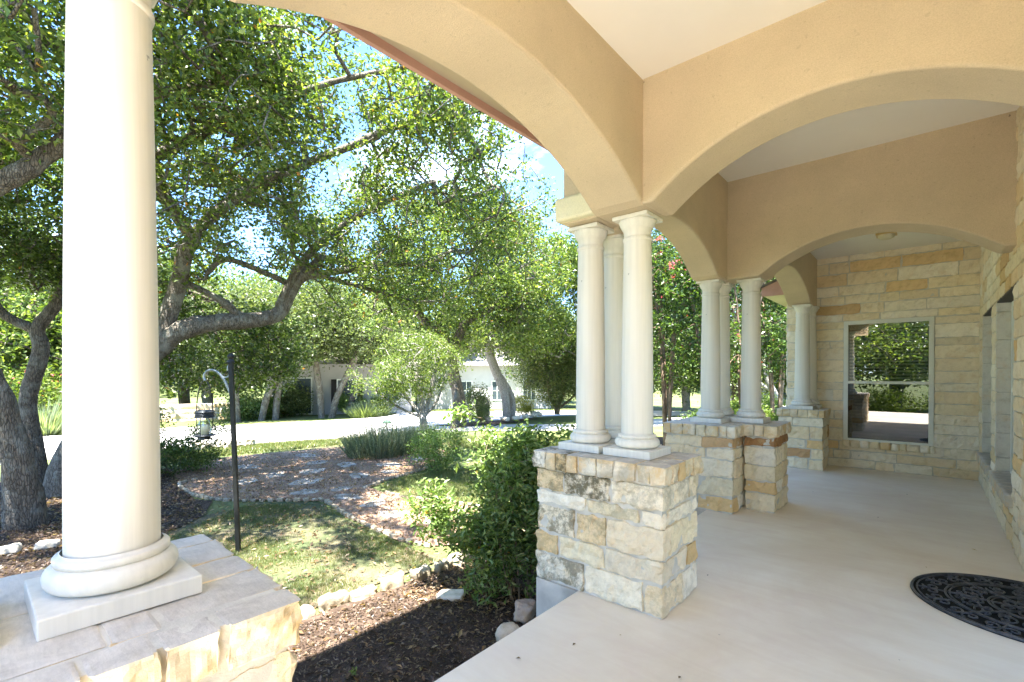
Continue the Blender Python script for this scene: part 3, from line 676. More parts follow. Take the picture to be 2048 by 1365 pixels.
# ---------------------------------------------------------------- door mat
def doormat():
    o = thing('door_mat', 'black half round rubber door mat with scroll pattern at the right edge', 'mat', (.545, 4.385, .0))
    A, Bb = .612, .545
    th = np.linspace(np.pi / 2, 3 * np.pi / 2, 60)
    m = MB(); P = np.c_[A * np.cos(th), Bb * np.sin(th)]; n = len(P)
    V = np.vstack([np.c_[P, np.full(n, .001)], np.c_[P * .985, np.full(n, .006)]]); F = [[i, i + 1, n + i + 1, n + i] for i in range(n - 1)]
    m.add(V, np.array(F)[:, ::-1]); T = np.array([[n, n + i, n + i + 1] for i in range(1, n - 1)]); m.add(V, T[:, ::-1]); T2 = T[:, ::-1].copy()
    base = m.build('backing', M_RUBBER2, o)
    def el(s, k=50, a=np.pi / 2, b=3 * np.pi / 2): t = np.linspace(a, b, k); return np.c_[A * s * np.cos(t), Bb * s * np.sin(t), np.full(k, .010)]
    m = MB()
    for s, r in ((.985, .008), (.94, .005), (.70, .007), (.665, .005), (.36, .006), (.33, .004)): tube(m, el(s), r, 6)
    for k in range(1, 8):
        a = np.pi / 2 + k * np.pi / 8; tube(m, [(A * .68 * math.cos(a), Bb * .68 * math.sin(a), .010), (A * .95 * math.cos(a), Bb * .95 * math.sin(a), .010)], .005, 6)
    for k in (2, 4, 6):
        a = np.pi / 2 + k * np.pi / 8; tube(m, [(A * .02 * math.cos(a), Bb * .02 * math.sin(a), .011), (A * .68 * math.cos(a), Bb * .68 * math.sin(a), .011)], .007, 6)
    tube(m, [(0, -Bb, .01), (0, Bb, .01)], .009, 6); m.build('rim', M_RUBBER, o, True)
    m = MB()
    def scroll(cx, cy, ang, s, flip):
        t = np.linspace(0, 2.4 * np.pi, 30); r = s * (1 - t / (2.9 * np.pi))
        x = r * np.cos(t * flip); y = r * np.sin(t * flip); ca, sa = math.cos(ang), math.sin(ang)
        tube(m, np.c_[cx + x * ca - y * sa, cy + x * sa + y * ca, np.full(30, .010)], .0055, 5)
    for k in range(8):
        a0 = np.pi / 2 + (k + .5) * np.pi / 8
        for da in (-.5, .5):
            a = a0 + da * np.pi / 8 * .5; scroll(A * .82 * math.cos(a), Bb * .82 * math.sin(a), a, .047, 1 if da > 0 else -1)
    rr = random.Random(4)
    for ring, cnt, s in ((.52, 9, .055), (.46, 8, .035), (.58, 10, .03), (.22, 4, .05), (.12, 3, .03)):
        for k in range(cnt):
            a = np.pi / 2 + (k + .5) * np.pi / cnt; scroll(A * ring * math.cos(a), Bb * ring * math.sin(a), a + k, s, 1 if k % 2 else -1)
    m.build('scroll_pattern', M_RUBBER, o, True)
doormat()

# ================================================================ vegetation
GREENS = {'oak': [(.085, .135, .028), (.12, .175, .04), (.16, .215, .055), (.058, .095, .024), (.23, .27, .08)],
          'oakdark': [(.065, .105, .024), (.095, .14, .034), (.13, .18, .045), (.045, .075, .022)],
          'pale': [(.10, .135, .055), (.135, .17, .07), (.08, .11, .04), (.18, .21, .09)],
          'myrtle': [(.045, .085, .02), (.065, .11, .028), (.10, .16, .035), (.03, .06, .018)],
          'juniper': [(.10, .14, .05), (.14, .18, .06), (.19, .21, .065), (.07, .10, .04)],
          'bush': [(.11, .175, .045), (.15, .225, .065), (.20, .28, .095), (.075, .12, .03), (.25, .32, .14)],
          'rosemary': [(.17, .20, .14), (.23, .26, .19), (.30, .33, .25), (.12, .15, .10)],
          'lime': [(.12, .18, .035), (.16, .22, .05), (.09, .14, .03), (.20, .25, .07)],
          'yellow': [(.30, .31, .05), (.24, .27, .05), (.36, .34, .08)],
          'silver': [(.20, .25, .16), (.26, .31, .20), (.16, .20, .12)],
          'grass': [(.08, .12, .035), (.11, .15, .045), (.15, .165, .06), (.20, .18, .09)],
          'litter': [(.17, .10, .055), (.26, .17, .10), (.11, .07, .04), (.34, .25, .16)]}
def cols(kind, n, rng, var=.22):
    P = np.array(GREENS[kind]); c = P[rng.integers(0, len(P), n)] * (1 + var * rng.standard_normal((n, 1)) * .7); return np.clip(c, .012, .6)
def unit(v): return v / (np.linalg.norm(v, axis=-1, keepdims=True) + 1e-9)
def leaves(m, C, L, Wd, kind, rng, up=.35, axis=None, tone=None, fold=.12, jl=.35, rare=None):
    """pointed folded leaves at centres C"""
    n = len(C); nrm = unit(rng.standard_normal((n, 3)) + np.array([0, 0, up * 3]))
    ax = unit(rng.standard_normal((n, 3)) + (0 if axis is None else axis)); ax = unit(ax - nrm * np.sum(ax * nrm, 1, keepdims=True)); b = np.cross(nrm, ax)
    l = (L * (1 + jl * rng.uniform(-1, 1, (n, 1)))); w = Wd * l / L
    p0 = C - ax * l / 2; p2 = C + ax * l / 2 - nrm * l * .1; mid = C - ax * l * .05
    V = np.stack([p0, mid + b * w / 2 + nrm * w * fold * 2, p2, mid - b * w / 2 + nrm * w * fold * 2], 1).reshape(-1, 3)
    c = cols(kind, n, rng)
    if tone is not None: c = c * tone[:, None]
    if rare is not None:
        k = rng.random(n) < rare[0]; c[k] = np.array(rare[1]) * rng.uniform(.7, 1.2, (k.sum(), 1))
    m.add(V, np.arange(n * 4).reshape(-1, 4), np.repeat(c, 4, 0))
class Skel:
    def __init__(s): s.P = []; s.par = []; s.r = []; s.cnt = []
    def limb(s, pts, r0, r1, parent=-1, k=6):
        Q = smoothpath(pts, k); rr = np.linspace(r0, r1, len(Q)) if np.isscalar(r0) else np.interp(np.linspace(0, 1, len(Q)), np.linspace(0, 1, len(r0)), r0)
        st = 0
        if parent == 'near': parent = s.near(Q[0])
        for i, p in enumerate(Q):
            s.P.append(p); s.par.append(parent if i == 0 else len(s.P) - 2); s.r.append(rr[i]); s.cnt.append(0)
        return len(s.P) - 1
    def near(s, p): return int(np.argmin(np.linalg.norm(np.array(s.P) - p, axis=1)))
    def grow(s, C, rng, step=.3, droop=.0, avoid=None):
        """attach every cluster centre to the nearest twig by a bent path, nearest first"""
        cap = len(s.P) + int(len(C) * 14) + 100; A = np.zeros((cap, 3)); n = len(s.P); A[:n] = s.P; n0 = n
        d = np.min(np.linalg.norm(C[:, None] - A[None, :n:2], axis=2), axis=1) if n < 900 else np.linalg.norm(C - A[0], axis=1)
        for q in C[np.argsort(d)]:
            dd = np.linalg.norm(A[:n] - q, axis=1); i = int(np.argmin(dd)); L = dd[i]; p = A[i]; j = s.par[i]
            t0 = (p - A[j]) if j >= 0 else np.array([0, 0, 1.]); t0 = t0 / (np.linalg.norm(t0) + 1e-9)
            k = min(12, max(1, int(L / step))); c1 = p + t0 * L * .38 + rng.standard_normal(3) * L * .10 + np.array([0, 0, -droop * L]); par = i
            for t in np.linspace(0, 1, k + 1)[1:]:
                x = (1 - t) ** 2 * p + 2 * t * (1 - t) * c1 + t * t * q + (rng.standard_normal(3) * .012 if t < 1 else 0)
                if n >= cap: break
                A[n] = x; s.P.append(x); s.par.append(par); s.r.append(0); s.cnt.append(0); par = n; n += 1
            s.cnt[par] = 1
    def mesh(s, m, tip=.004, ex=.5, rough=.0, seed=0, skip=0., col=None, sel=None):
        n = len(s.P); P = np.array(s.P); cnt = np.array(s.cnt, float); par = s.par
        for i in range(n - 1, 0, -1):
            if par[i] >= 0: cnt[par[i]] += cnt[i]
        rr = np.maximum(np.array(s.r), tip * np.maximum(cnt, 1) ** ex); best = {}; 
        for i in range(n):
            if par[i] >= 0 and (par[i] not in best or rr[i] > rr[best[par[i]]]): best[par[i]] = i
        isbest = set(best.values())
        for i in range(n):
            if par[i] < 0 or i not in isbest:
                ch = [par[i]] if par[i] >= 0 else []; j = i
                while True:
                    ch.append(j)
                    if j not in best: break
                    j = best[j]
                if len(ch) < 2: continue
                Q = P[ch]; R_ = rr[ch].copy()
                if par[i] >= 0: R_[0] = min(R_[0], R_[1] * 1.25)
                R_[-1] *= .5; mr = R_.max()
                if mr < skip: continue
                tube(m, Q, R_, 12 if mr > .08 else 7 if mr > .03 else 4 if mr > .010 else 3, col, rough if mr > .035 else 0, seed)
def in_ell(n, c, r, rng, lo=.0, thr=-.25, sc=.9, seed=0, shell=.35, zmin=None):
    out = []; c = np.array(c, float); r = np.array(r, float); tot = 0
    while tot < n:
        p = rng.uniform(-1, 1, (n * 3, 3)); d = np.linalg.norm(p, axis=1); k = (d < 1) & ((d > shell) | (rng.random(len(d)) < .25)); p = p[k]
        q = c + p * r; k = fbm(q, sc, 3, seed) > thr
        if zmin is not None: k &= q[:, 2] > zmin
        q = q[k]; out.append(q); tot += len(q)
    return np.vstack(out)[:n]
def foliage(m, C, per, sp, L, Wd, kind, rng, up=.35, seed=0, rare=None, flat=.75):
    n = len(C) * per; D = rng.standard_normal((n, 3)) * sp * np.array([1, 1, flat]); Q = np.repeat(C, per, 0) + D
    tone = 1 + .22 * fbm(Q, .8, 3, seed + 50); leaves(m, Q, L, Wd, kind, rng, up, tone=np.clip(tone, .6, 1.5), rare=rare)
def finish(o, parts):
    for nm, m, mt, sm in parts:
        ob = m.build(nm, mt, None, sm); ob.parent = o; ob.location = -Vector(o.location)
def tree(name, label, cat, base, trunks, ells, ncl, per, sp, L, Wd, kind, seed, group=None, tip=.006, bark=None, step=.35, rough=.10, up=.35, rare=None, skip=0., thr=-.25, droop=0, zmin=None, shell=.35, ex=.5):
    rng = np.random.default_rng(seed); o = thing(name, label, cat, base, group); s = Skel()
    for i, (pts, r0, r1) in enumerate(trunks): s.limb(pts, r0, r1, -1 if i == 0 else 'near')
    tot = sum(e[1][0] * e[1][1] * e[1][2] for e in ells)
    C = np.vstack([in_ell(max(6, int(ncl * e[1][0] * e[1][1] * e[1][2] / tot)), e[0], e[1], rng, seed=seed, thr=thr, zmin=zmin, shell=shell) for e in ells])
    s.grow(C, rng, step, droop); mt = MB(); s.mesh(mt, tip, ex, rough, seed, skip); mc = MB(); foliage(mc, C, per, sp, L, Wd, kind, rng, up, seed, rare)
    finish(o, (('trunk', mt, bark or M_BARK, True), ('crown', mc, M_LEAF, False))); return o

# ---- the big live oaks near the porch
OG = 'live oaks shading the front garden'
def big_oak(name, label, base, limbs, C, per, sp, L, Wd, kind, seed, tip, ex=.40, skip=0.):
    rng = np.random.default_rng(seed); o = thing(name, label, 'tree', base, OG); s = Skel()
    for i, (pts, r0, r1) in enumerate(limbs): s.limb(pts, r0, r1, -1 if i == 0 else 'near', 8)
    s.grow(C, rng, .22); mt = MB(); s.mesh(mt, tip, ex, .13, seed, skip)
    mc = MB(); foliage(mc, C, per, sp, L, Wd, kind, rng, .35, seed, rare=(.006, (.42, .20, .05)))
    finish(o, (('trunk', mt, M_LIMB if seed == 2 else M_BARK, True), ('crown', mc, M_LEAF, False))); return o
def frustum(P):
    d = (P - np.array([0, 0, 1.5])) @ np.array(F3); u = (P @ np.array(R3)) / d; v = ((P - np.array([0, 0, 1.5])) @ np.array(U3)) / d
    return 1024 + 952.9 * u, 753.5 - 952.9 * v, d
def crown(n, parts, rng, seed, thr=-.2, gaps=(), bottom=None, zlo=2.0):
    """cluster centres in a union of ellipsoids, thinned where the real crown is thin"""
    out = []; tot = 0; vol = np.array([a[1][0] * a[1][1] * a[1][2] for a in parts]); 
    while tot < n:
        q = np.vstack([in_ell(int(n * v / vol.sum()) + 4, c, r, rng, seed=seed, thr=thr, shell=.2) for (c, r), v in zip(parts, vol)])
        keep = q[:, 2] > zlo
        for (g, rad) in gaps:
            a = unit(np.array(g) - np.array([0, 0, 1.5])); w = q - np.array([0, 0, 1.5]); t = w @ a; dist = np.linalg.norm(w - t[:, None] * a, axis=1) / (t + 1e-6)
            keep &= (dist > rad) | (rng.random(len(q)) < .22)
        if bottom is not None: keep &= bottom(q)
        q = q[keep]; out.append(q); tot += len(q)
    q = np.vstack(out); return q[rng.permutation(len(q))[:n]]
rng = np.random.default_rng(5)
# oak one: trunk at the far left of the photo
l1 = [(((-8.60, .55, -.50), (-8.45, .46, .30), (-8.36, .33, 1.05), (-8.28, .16, 1.60), (-8.26, .0, 2.2), (-8.2, -.10, 2.85), (-7.9, -.1, 3.35)), [.21, .16, .138, .132, .128, .12, .11], 0),
      (((-7.95, -.1, 3.3), (-7.65, .15, 3.42), (-7.49, .40, 3.65), (-7.45, .66, 3.97), (-7.40, .95, 4.35), (-7.3, 1.5, 4.9), (-7.1, 2.2, 5.3)), .10, .05),
      (((-8.0, -.1, 3.2), (-8.5, -.9, 4.2), (-8.7, -1.8, 5.2)), .13, .06)]
C1 = crown(1900, [((-7.6, .6, 5.6), (2.6, 3.2, 1.7)), ((-8.5, -1.5, 5.2), (3, 2.5, 2.0)), ((-4.7, .2, 6.9), (2.2, 3.0, .8)), ((-4.9, .6, 6.6), (1.8, 2.4, .6)), ((-6.4, 1.2, 5.6), (1.8, 1.6, 1.1))], rng, 1, bottom=lambda q: (q[:, 2] > 3.9) | (q[:, 1] < -.6))  # the two high flat ellipsoids are added above the view to shade the lawn
big_oak('live_oak', 'thick rough live oak trunk rising at the left edge with a low limb crossing high', (-8.6, .52, -.45), l1, C1, 26, .115, .080, .044, 'oak', 1, .0062)
# oak two: sinuous trunk and long low limb behind the nearest column
l2 = [(((-10.45, .98, -.50), (-10.3, 1.2, .33), (-10.15, 1.75, 1.25), (-9.75, 2.18, 1.92), (-9.48, 2.50, 2.25), (-9.31, 3.05, 2.39), (-9.12, 3.55, 2.47), (-9.00, 3.86, 2.62), (-8.90, 4.1, 3.15), (-8.67, 4.56, 3.75)), [.24, .19, .17, .165, .16, .145, .13, .12, .095, .08], 0),
      (((-8.98, 3.85, 2.75), (-8.75, 4.15, 3.55), (-8.3, 4.7, 4.25), (-7.8, 5.3, 4.75), (-7.2, 6.0, 5.2)), .085, .03),
      (((-8.9, 4.1, 3.1), (-9.0, 3.6, 3.3), (-9.1, 3.0, 3.45), (-9.2, 2.75, 3.2)), .06, .045),
      (((-8.85, 4.2, 3.3), (-8.6, 4.9, 3.5), (-8.2, 5.7, 3.7), (-7.9, 6.5, 3.75)), .06, .025),
      (((-8.8, 4.3, 3.4), (-8.5, 5.3, 3.2), (-8.3, 6.3, 3.05), (-8.1, 7.1, 3.1)), .05, .02),
      (((-9.7, 2.2, 2.0), (-9.6, 2.4, 2.9), (-9.1, 2.5, 3.7), (-8.6, 3.0, 4.4), (-8.0, 3.9, 5.1), (-7.4, 4.9, 5.7)), .12, .04),
      (((-9.1, 2.5, 3.7), (-8.9, 2.0, 4.4), (-8.8, 1.9, 5.2), (-8.7, 2.0, 6.2)), .085, .05),
      (((-9.2, 3.3, 2.42), (-9.3, 3.0, 2.75), (-9.6, 2.4, 3.1)), .07, .05),
      (((-8.0, 3.9, 5.1), (-7.3, 4.3, 5.3), (-6.4, 4.8, 5.6), (-5.6, 5.4, 5.7)), .032, .008),
      (((-8.7, 2.0, 4.8), (-7.7, 2.8, 5.4), (-6.7, 3.6, 5.8), (-5.6, 4.4, 6.0)), .034, .008)]
gap = [((-8.45, 4.9, 5.6), .03), ((-9.0, 2.1, 5.4), .03), ((-7.5, 6.5, 5.6), .03), ((-9.3, 1.0, 4.2), .03), ((-8.8, 3.35, 3.95), .040), ((-8.6, 4.6, 4.9), .045), ((-8.9, 1.2, 2.9), .035), ((-8.0, 5.0, 4.2), .03), ((-8.1, 5.9, 3.6), .02)]
def low2(q):
    u, v, d = frustum(q); lim = np.interp(u, [-400, 320, 420, 600, 640, 720, 900, 1150], [640, 600, 560, 545, 640, 660, 640, 560])
    return v < lim
C2 = crown(2950, [((-8.6, 2.6, 5.2), (3.0, 3.0, 2.2)), ((-7.9, 5.3, 4.7), (2.6, 2.6, 2.1)), ((-6.6, 4.4, 5.9), (2.0, 2.4, 1.2)), ((-9.4, 4.6, 3.9), (2.0, 2.6, 1.5)), ((-6.6, 6.7, 4.4), (1.7, 1.6, 1.4)), ((-5.6, 4.2, 5.6), (1.3, 2.2, .9)), ((-6.6, 2.6, 6.2), (1.8, 2.0, .9))], rng, 3, thr=-.22, gaps=gap, bottom=low2)
big_oak('live_oak', 'sprawling live oak whose long low limb curves out from behind the nearest column', (-10.45, .98, -.45), l2, C2, 24, .115, .074, .042, 'oak', 2, .0062)
# drooping skirt of leaves low on the left comes from a third oak across the mulch
l3 = [(((-10.65, .80, -.50), (-10.75, .72, .52), (-10.72, .70, 1.15), (-10.6, .83, 1.85), (-10.62, .80, 2.2), (-10.5, 1.0, 2.6), (-10.6, 1.2, 3.2)), [.18, .13, .112, .108, .10, .08, .06], 0),
      (((-10.6, .8, 2.15), (-10.8, .4, 2.45), (-10.7, .2, 3.0), (-10.9, -.1, 3.6)), .08, .04), (((-10.5, 1.0, 2.6), (-10.2, 1.7, 2.9), (-10.0, 2.5, 2.9)), .06, .03),
      (((-10.6, 1.2, 3.1), (-11.0, 2.5, 3.2), (-11.4, 3.8, 2.9), (-11.7, 4.9, 2.6)), .07, .03)]
def low3(q):
    u, v, d = frustum(q); lim = np.interp(u, [-400, 0, 124, 330, 400, 480, 560, 610, 650], [640, 560, 600, 790, 770, 800, 790, 740, 600]); return (v < lim) | (d < 0)
C3 = crown(1250, [((-10.7, 3.3, 2.0), (1.2, 1.6, 1.0)), ((-10.9, .6, 4.1), (2.0, 2.2, 1.5)), ((-10.9, 4.6, 1.95), (1.0, 1.2, .85)), ((-11.0, 1.6, 3.0), (1.0, 1.6, .8))], rng, 6, bottom=low3, zlo=.9)
big_oak('live_oak', 'dark knotted oak trunk behind the thick one with leaves drooping low over the street view', (-10.65, .8, -.45), l3, C3, 28, .12, .078, .046, 'oakdark', 4, .006)
# oak four and five beyond the rosemary
C = None
tree('live_oak', 'leaning dark oak trunk beyond the rosemary, left of the standing stone', 'tree', (-13.1, 12.15, -.45),
     [(((-13.1, 12.2, -.5), (-13.1, 12.1, .7), (-13.2, 11.9, 1.7), (-13.0, 12.0, 2.8), (-12.6, 12.4, 4.0)), [.26, .2, .17, .15, .11], 0), (((-12.1, 10.9, -.5), (-12.6, 11.5, .3), (-13.1, 12.0, 1.2)), .10, .09),
      (((-13.1, 12.0, 2.4), (-13.6, 11.0, 3.3), (-13.8, 10.2, 4.3)), .09, .04), (((-12.8, 12.2, 3.4), (-11.8, 13.2, 4.2), (-11.0, 13.8, 5.0)), .09, .04)],
     [((-12.8, 11.8, 5.6), (2.6, 3.0, 2.6)), ((-11.3, 13.0, 4.9), (2.2, 2.3, 2.3)), ((-13.2, 9.8, 3.9), (1.6, 1.9, 1.5)), ((-12.2, 12.6, 3.0), (2.2, 2.4, .9))], 1050, 34, .21, .115, .065, 'oak', 31, OG, .007, rare=(.006, (.4, .18, .06)), thr=-.15)
tree('live_oak', 'pale double trunked oak right of the standing stone in the red mulch', 'tree', (-13.6, 15.4, -.48),
     [(((-13.6, 15.4, -.5), (-13.65, 15.3, .6), (-13.8, 14.9, 1.6), (-13.9, 14.6, 2.6), (-13.4, 14.8, 4.2)), [.19, .14, .12, .11, .08], 0), (((-13.45, 15.6, -.5), (-13.5, 15.6, .5), (-13.75, 15.05, 1.5)), .13, .10)],
     [((-12.9, 15.6, 5.2), (2.6, 3.0, 2.3)), ((-11.6, 17.0, 4.4), (2.0, 2.3, 2.6)), ((-13.4, 15.0, 3.2), (2.2, 2.2, 1.2))], 800, 34, .23, .125, .07, 'oak', 32, OG, .007, M_PALE, thr=-.15)
tree('live_oak', 'darker oak crown seen against the sky just left of the pier columns', 'tree', (-9.0, 18.6, -.5),
     [(((-9.0, 18.6, -.5), (-9.0, 18.5, 1.0), (-9.2, 18.2, 3.0), (-9.3, 18.0, 4.6)), [.24, .2, .16, .12], 0)],
     [((-9.3, 17.6, 6.0), (2.2, 2.4, 2.6)), ((-8.2, 18.5, 4.6), (2.0, 2.2, 1.8))], 600, 38, .24, .13, .075, 'oakdark', 33, OG, .008, thr=-.1)
# small multi-stem tree
tree('small_tree', 'small vase shaped tree with several thin stems between the rosemary and the street', 'tree', (-11.0, 8.85, -.45),
     [(((-11.0, 8.85, -.5), (-11.0, 8.8, -.05), (-11.02, 8.78, .25)), .10, .085), (((-11.02, 8.78, .2), (-11.35, 8.45, .8), (-11.7, 8.0, 1.6)), .055, .02), (((-11.02, 8.8, .2), (-11.1, 8.75, .9), (-11.2, 8.6, 1.9)), .045, .02),
      (((-11.0, 8.8, .2), (-10.75, 9.1, .7), (-10.6, 9.3, 1.5)), .05, .02), (((-11.0, 8.8, .22), (-10.95, 9.0, .9), (-10.7, 9.1, 2.0)), .04, .02), (((-11.05, 8.75, .2), (-11.5, 8.2, .55), (-12.0, 7.7, 1.1)), .04, .02)],
     [((-11.3, 8.6, 1.75), (1.35, 1.6, 1.05)), ((-11.8, 7.8, 1.3), (.8, .8, .9))], 520, 26, .11, .075, .030, 'oak', 41, None, .005, M_PALE, .2, thr=-.05, zmin=.45)
# juniper
tree('juniper_tree', 'dense rounded juniper branching from the ground across the drive', 'tree', (-13.4, 18.8, -.5),
     [(((-13.4, 18.8, -.5), (-13.4, 18.8, -.2), (-13.6, 18.5, .5), (-13.7, 18.4, 1.6)), .14, .05), (((-13.4, 18.8, -.3), (-12.8, 19.4, .4), (-12.4, 19.8, 1.2)), .07, .03), (((-13.4, 18.8, -.3), (-14.2, 18.1, .2), (-14.7, 17.5, .9)), .07, .03), (((-13.4, 18.8, -.3), (-13.1, 18.9, .5), (-12.9, 19.0, 1.6)), .07, .03), (((-13.4, 18.8, -.3), (-14.0, 18.6, .4), (-14.2, 18.4, 1.2)), .07, .03)],
     [((-13.4, 18.8, 1.7), (1.7, 2.1, 1.75)), ((-13.0, 19.0, 3.0), (1.2, 1.4, 1.4))], 620, 60, .20, .10, .05, 'juniper', 43, None, .006, M_STEM, .3, zmin=.05, thr=-.35, up=.6)
# crepe myrtles
MG = 'crepe myrtles with pink flowers beyond the pier columns'
def myrtle(label, x, y, h, w, seed, ncl, per=22, L=.09):
    rng = np.random.default_rng(seed); st = []
    for k in range(4):
        a = k * 1.7 + seed; dx, dy = math.cos(a) * w * .5, math.sin(a) * w * .5
        st.append((((x + dx * .12, y + dy * .12, -.5), (x + dx * .25, y + dy * .25, h * .25), (x + dx * .5, y + dy * .5, h * .55), (x + dx, y + dy, h * .85)), .034, .012))
    o = tree('crepe_myrtle', label, 'tree', (x, y, -.45), st, [((x, y, h * .66), (w, w, h * .42)), ((x, y, h * .9), (w * .8, w * .8, h * .22))], ncl, per, .13, L, .055, 'myrtle', seed, MG, .0045, M_MYR, .25, .03, rare=(.004, (.5, .1, .12)), thr=-.3, zmin=.75)
    pm = MB(); n = max(5, int(ncl / 26)); C = in_ell(n, (x, y, h * .82), (w * .95, w * .95, h * .26), rng, shell=.6); Q = np.repeat(C, 42, 0) + rng.standard_normal((n * 42, 3)) * .045
    leaves(pm, Q, .035, .032, 'litter', rng, 0); pm.C[-1][:, :3] = np.array([.62, .17, .26]) * rng.uniform(.8, 1.25, (len(pm.C[-1]), 1)); finish(o, (('flowers', pm, M_PETAL, False),)); return o
myrtle('crepe myrtle whose bare brown stems stand right behind the lichen stained pier', -5.05, 12.0, 4.9, .95, 51, 300)
myrtle('crepe myrtle closest to the left column of the middle pier', -3.75, 11.2, 4.6, .95, 52, 300)
myrtle('crepe myrtle seen between the two columns of the middle pier', -3.55, 13.4, 4.9, 1.1, 53, 300)
myrtle('crepe myrtle seen between the middle pier columns and the farthest pier', -3.05, 14.6, 4.7, 1.25, 54, 330)
tree('leaning_tree', 'smooth pale forked tree leaning left beside the farthest pier', 'tree', (-3.75, 19.2, -.6),
     [(((-3.75, 19.2, -.6), (-3.95, 19.0, .5), (-4.2, 18.8, 1.3), (-4.35, 18.9, 2.3), (-4.5, 18.9, 3.2)), .12, .06), (((-4.05, 18.95, .8), (-4.7, 18.5, 1.4), (-5.2, 18.2, 2.3)), .07, .035)],
     [((-4.4, 18.8, 4.2), (2.0, 2.0, 1.6))], 260, 36, .26, .10, .06, 'pale', 58, None, .007, M_PALE)
# ---- shrubs
def shrub(name, label, cat, x, y, ells, ncl, per, sp, L, Wd, kind, seed, nst=7, group=None, z0=-.45, up=.3, rad=.008, mt=None, zmin=-.4, thr=-.45, rare=None):
    rng = np.random.default_rng(seed); st = []
    c = np.array(ells[0][0]); r = np.array(ells[0][1])
    for k in range(nst):
        a = k * 2.4 + seed; q = c + r * np.array([math.cos(a) * .5, math.sin(a) * .5, .1 + .3 * rng.random()]); b = np.array([x + math.cos(a) * r[0] * .18, y + math.sin(a) * r[1] * .18, z0 - .03])
        st.append((tuple(map(tuple, (b, b * .55 + q * .45 + rng.standard_normal(3) * .03, q))), rad, rad * .5))
    o = thing(name, label, cat, (x, y, z0), group); s = Skel()
    for pts, r0, r1 in st: s.limb(pts, r0, r1, -1, 5)
    tot = sum(e[1][0] * e[1][1] * e[1][2] for e in ells)
    C = np.vstack([in_ell(max(6, int(ncl * e[1][0] * e[1][1] * e[1][2] / tot)), e[0], e[1], rng, seed=seed, thr=thr, sc=2.5, zmin=zmin) for e in ells])
    s.grow(C, rng, .1); m1 = MB(); s.mesh(m1, .0016, .45); m2 = MB(); foliage(m2, C, per, sp, L, Wd, kind, rng, up, seed, flat=.9, rare=rare)
    finish(o, (('stems', m1, mt or M_STEM, False), ('foliage', m2, M_LEAF, False))); return o
shrub('leafy_bush', 'tall loose green bush growing against the lichen stained pier', 'bush', -2.62, 3.15,
      [((-2.70, 3.15, .40), (.42, .50, .52)), ((-3.08, 2.95, .28), (.44, .44, .40)), ((-2.95, 3.30, .78), (.44, .44, .28)), ((-2.42, 3.25, .15), (.26, .40, .52)), ((-3.30, 2.66, .20), (.28, .24, .20)), ((-2.6, 3.7, .80), (.24, .24, .26)), ((-3.2, 3.0, .98), (.08, .08, .24)), ((-2.80, 3.45, 1.02), (.07, .07, .22)), ((-2.75, 2.95, -.08), (.34, .36, .30)), ((-3.0, 3.3, -.05), (.35, .3, .3))],
      760, 17, .055, .062, .025, 'bush', 61, 11, rad=.007, zmin=-.38, thr=-.12, up=.45, rare=(.004, (.55, .32, .08)))
shrub('round_shrub', 'low round glossy shrub behind the tall leafy bush', 'bush', -7.45, 6.35, [((-7.45, 6.35, -.02), (.55, .6, .42))], 190, 26, .07, .045, .026, 'bush', 62, 6)
shrub('rosemary_bush', 'spiky grey green rosemary bush on the garden path edge', 'bush', -9.75, 6.55, [((-9.75, 6.55, -.18), (.62, .78, .38))], 10, 10, .05, .03, .01, 'rosemary', 63, 3)
shrub('rosemary_bush', 'smaller rosemary bush behind and right of the spiky one', 'bush', -10.1, 7.95, [((-10.1, 7.95, -.2), (.5, .6, .3))], 10, 10, .05, .03, .01, 'rosemary', 64, 3)
def spikes(parent, c, r, n, kind, seed, ln=(.25, .5), wd=.006, spread=.55, z0=-.45, leafy=True):
    rng = np.random.default_rng(seed); m = MB(); a = rng.uniform(0, 2 * np.pi, n); q = np.sqrt(rng.random(n)); bx = c[0] + r[0] * q * np.cos(a); by = c[1] + r[1] * q * np.sin(a)
    L = rng.uniform(*ln, n) * (1.15 - .5 * q); d = unit(np.c_[np.cos(a) * q * spread, np.sin(a) * q * spread, np.ones(n)] + rng.standard_normal((n, 3)) * .18); B = np.c_[bx, by, np.full(n, z0)]
    col = cols(kind, n, rng); sd = unit(np.cross(d, rng.standard_normal((n, 3)))) * wd
    if leafy:
        k = 14; t = rng.random((n, k)) * .9 + .08; P = (B[:, None] + d[:, None] * L[:, None, None] * t[..., None]).reshape(-1, 3)
        leaves(m, P, .045, .009, kind, rng, .0, axis=np.repeat(d, k, 0) * 1.6)
    T = B + d * L[:, None] + np.c_[np.zeros((n, 2)), -.04 * np.ones(n) * (0 if leafy else 1)]
    V = np.stack([B - sd, B + sd, B + d * L[:, None] * .6 + sd * .8, T, B + d * L[:, None] * .6 - sd * .8], 1).reshape(-1, 3); i = np.arange(n)[:, None] * 5
    m.add(V, np.hstack([i, i + 1, i + 2, i + 4])); m.C[-1][:, :3] = np.repeat(col * .8, 5, 0); m.add(V, np.hstack([i + 4, i + 2, i + 3])); m.C[-1][:, :3] = np.repeat(col, 5, 0)
    ob = m.build('sprigs' if leafy else 'blades', M_LEAF); ob.parent = parent; ob.location = -Vector(parent.location); return ob
ros = [o for o in bpy.data.objects if o.name.startswith('rosemary_bush')]
spikes(ros[0], (-9.75, 6.55), (.62, .80), 1300, 'rosemary', 71, (.5, 1.02)); spikes(ros[1], (-10.1, 7.95), (.5, .6), 800, 'rosemary', 72, (.38, .8))
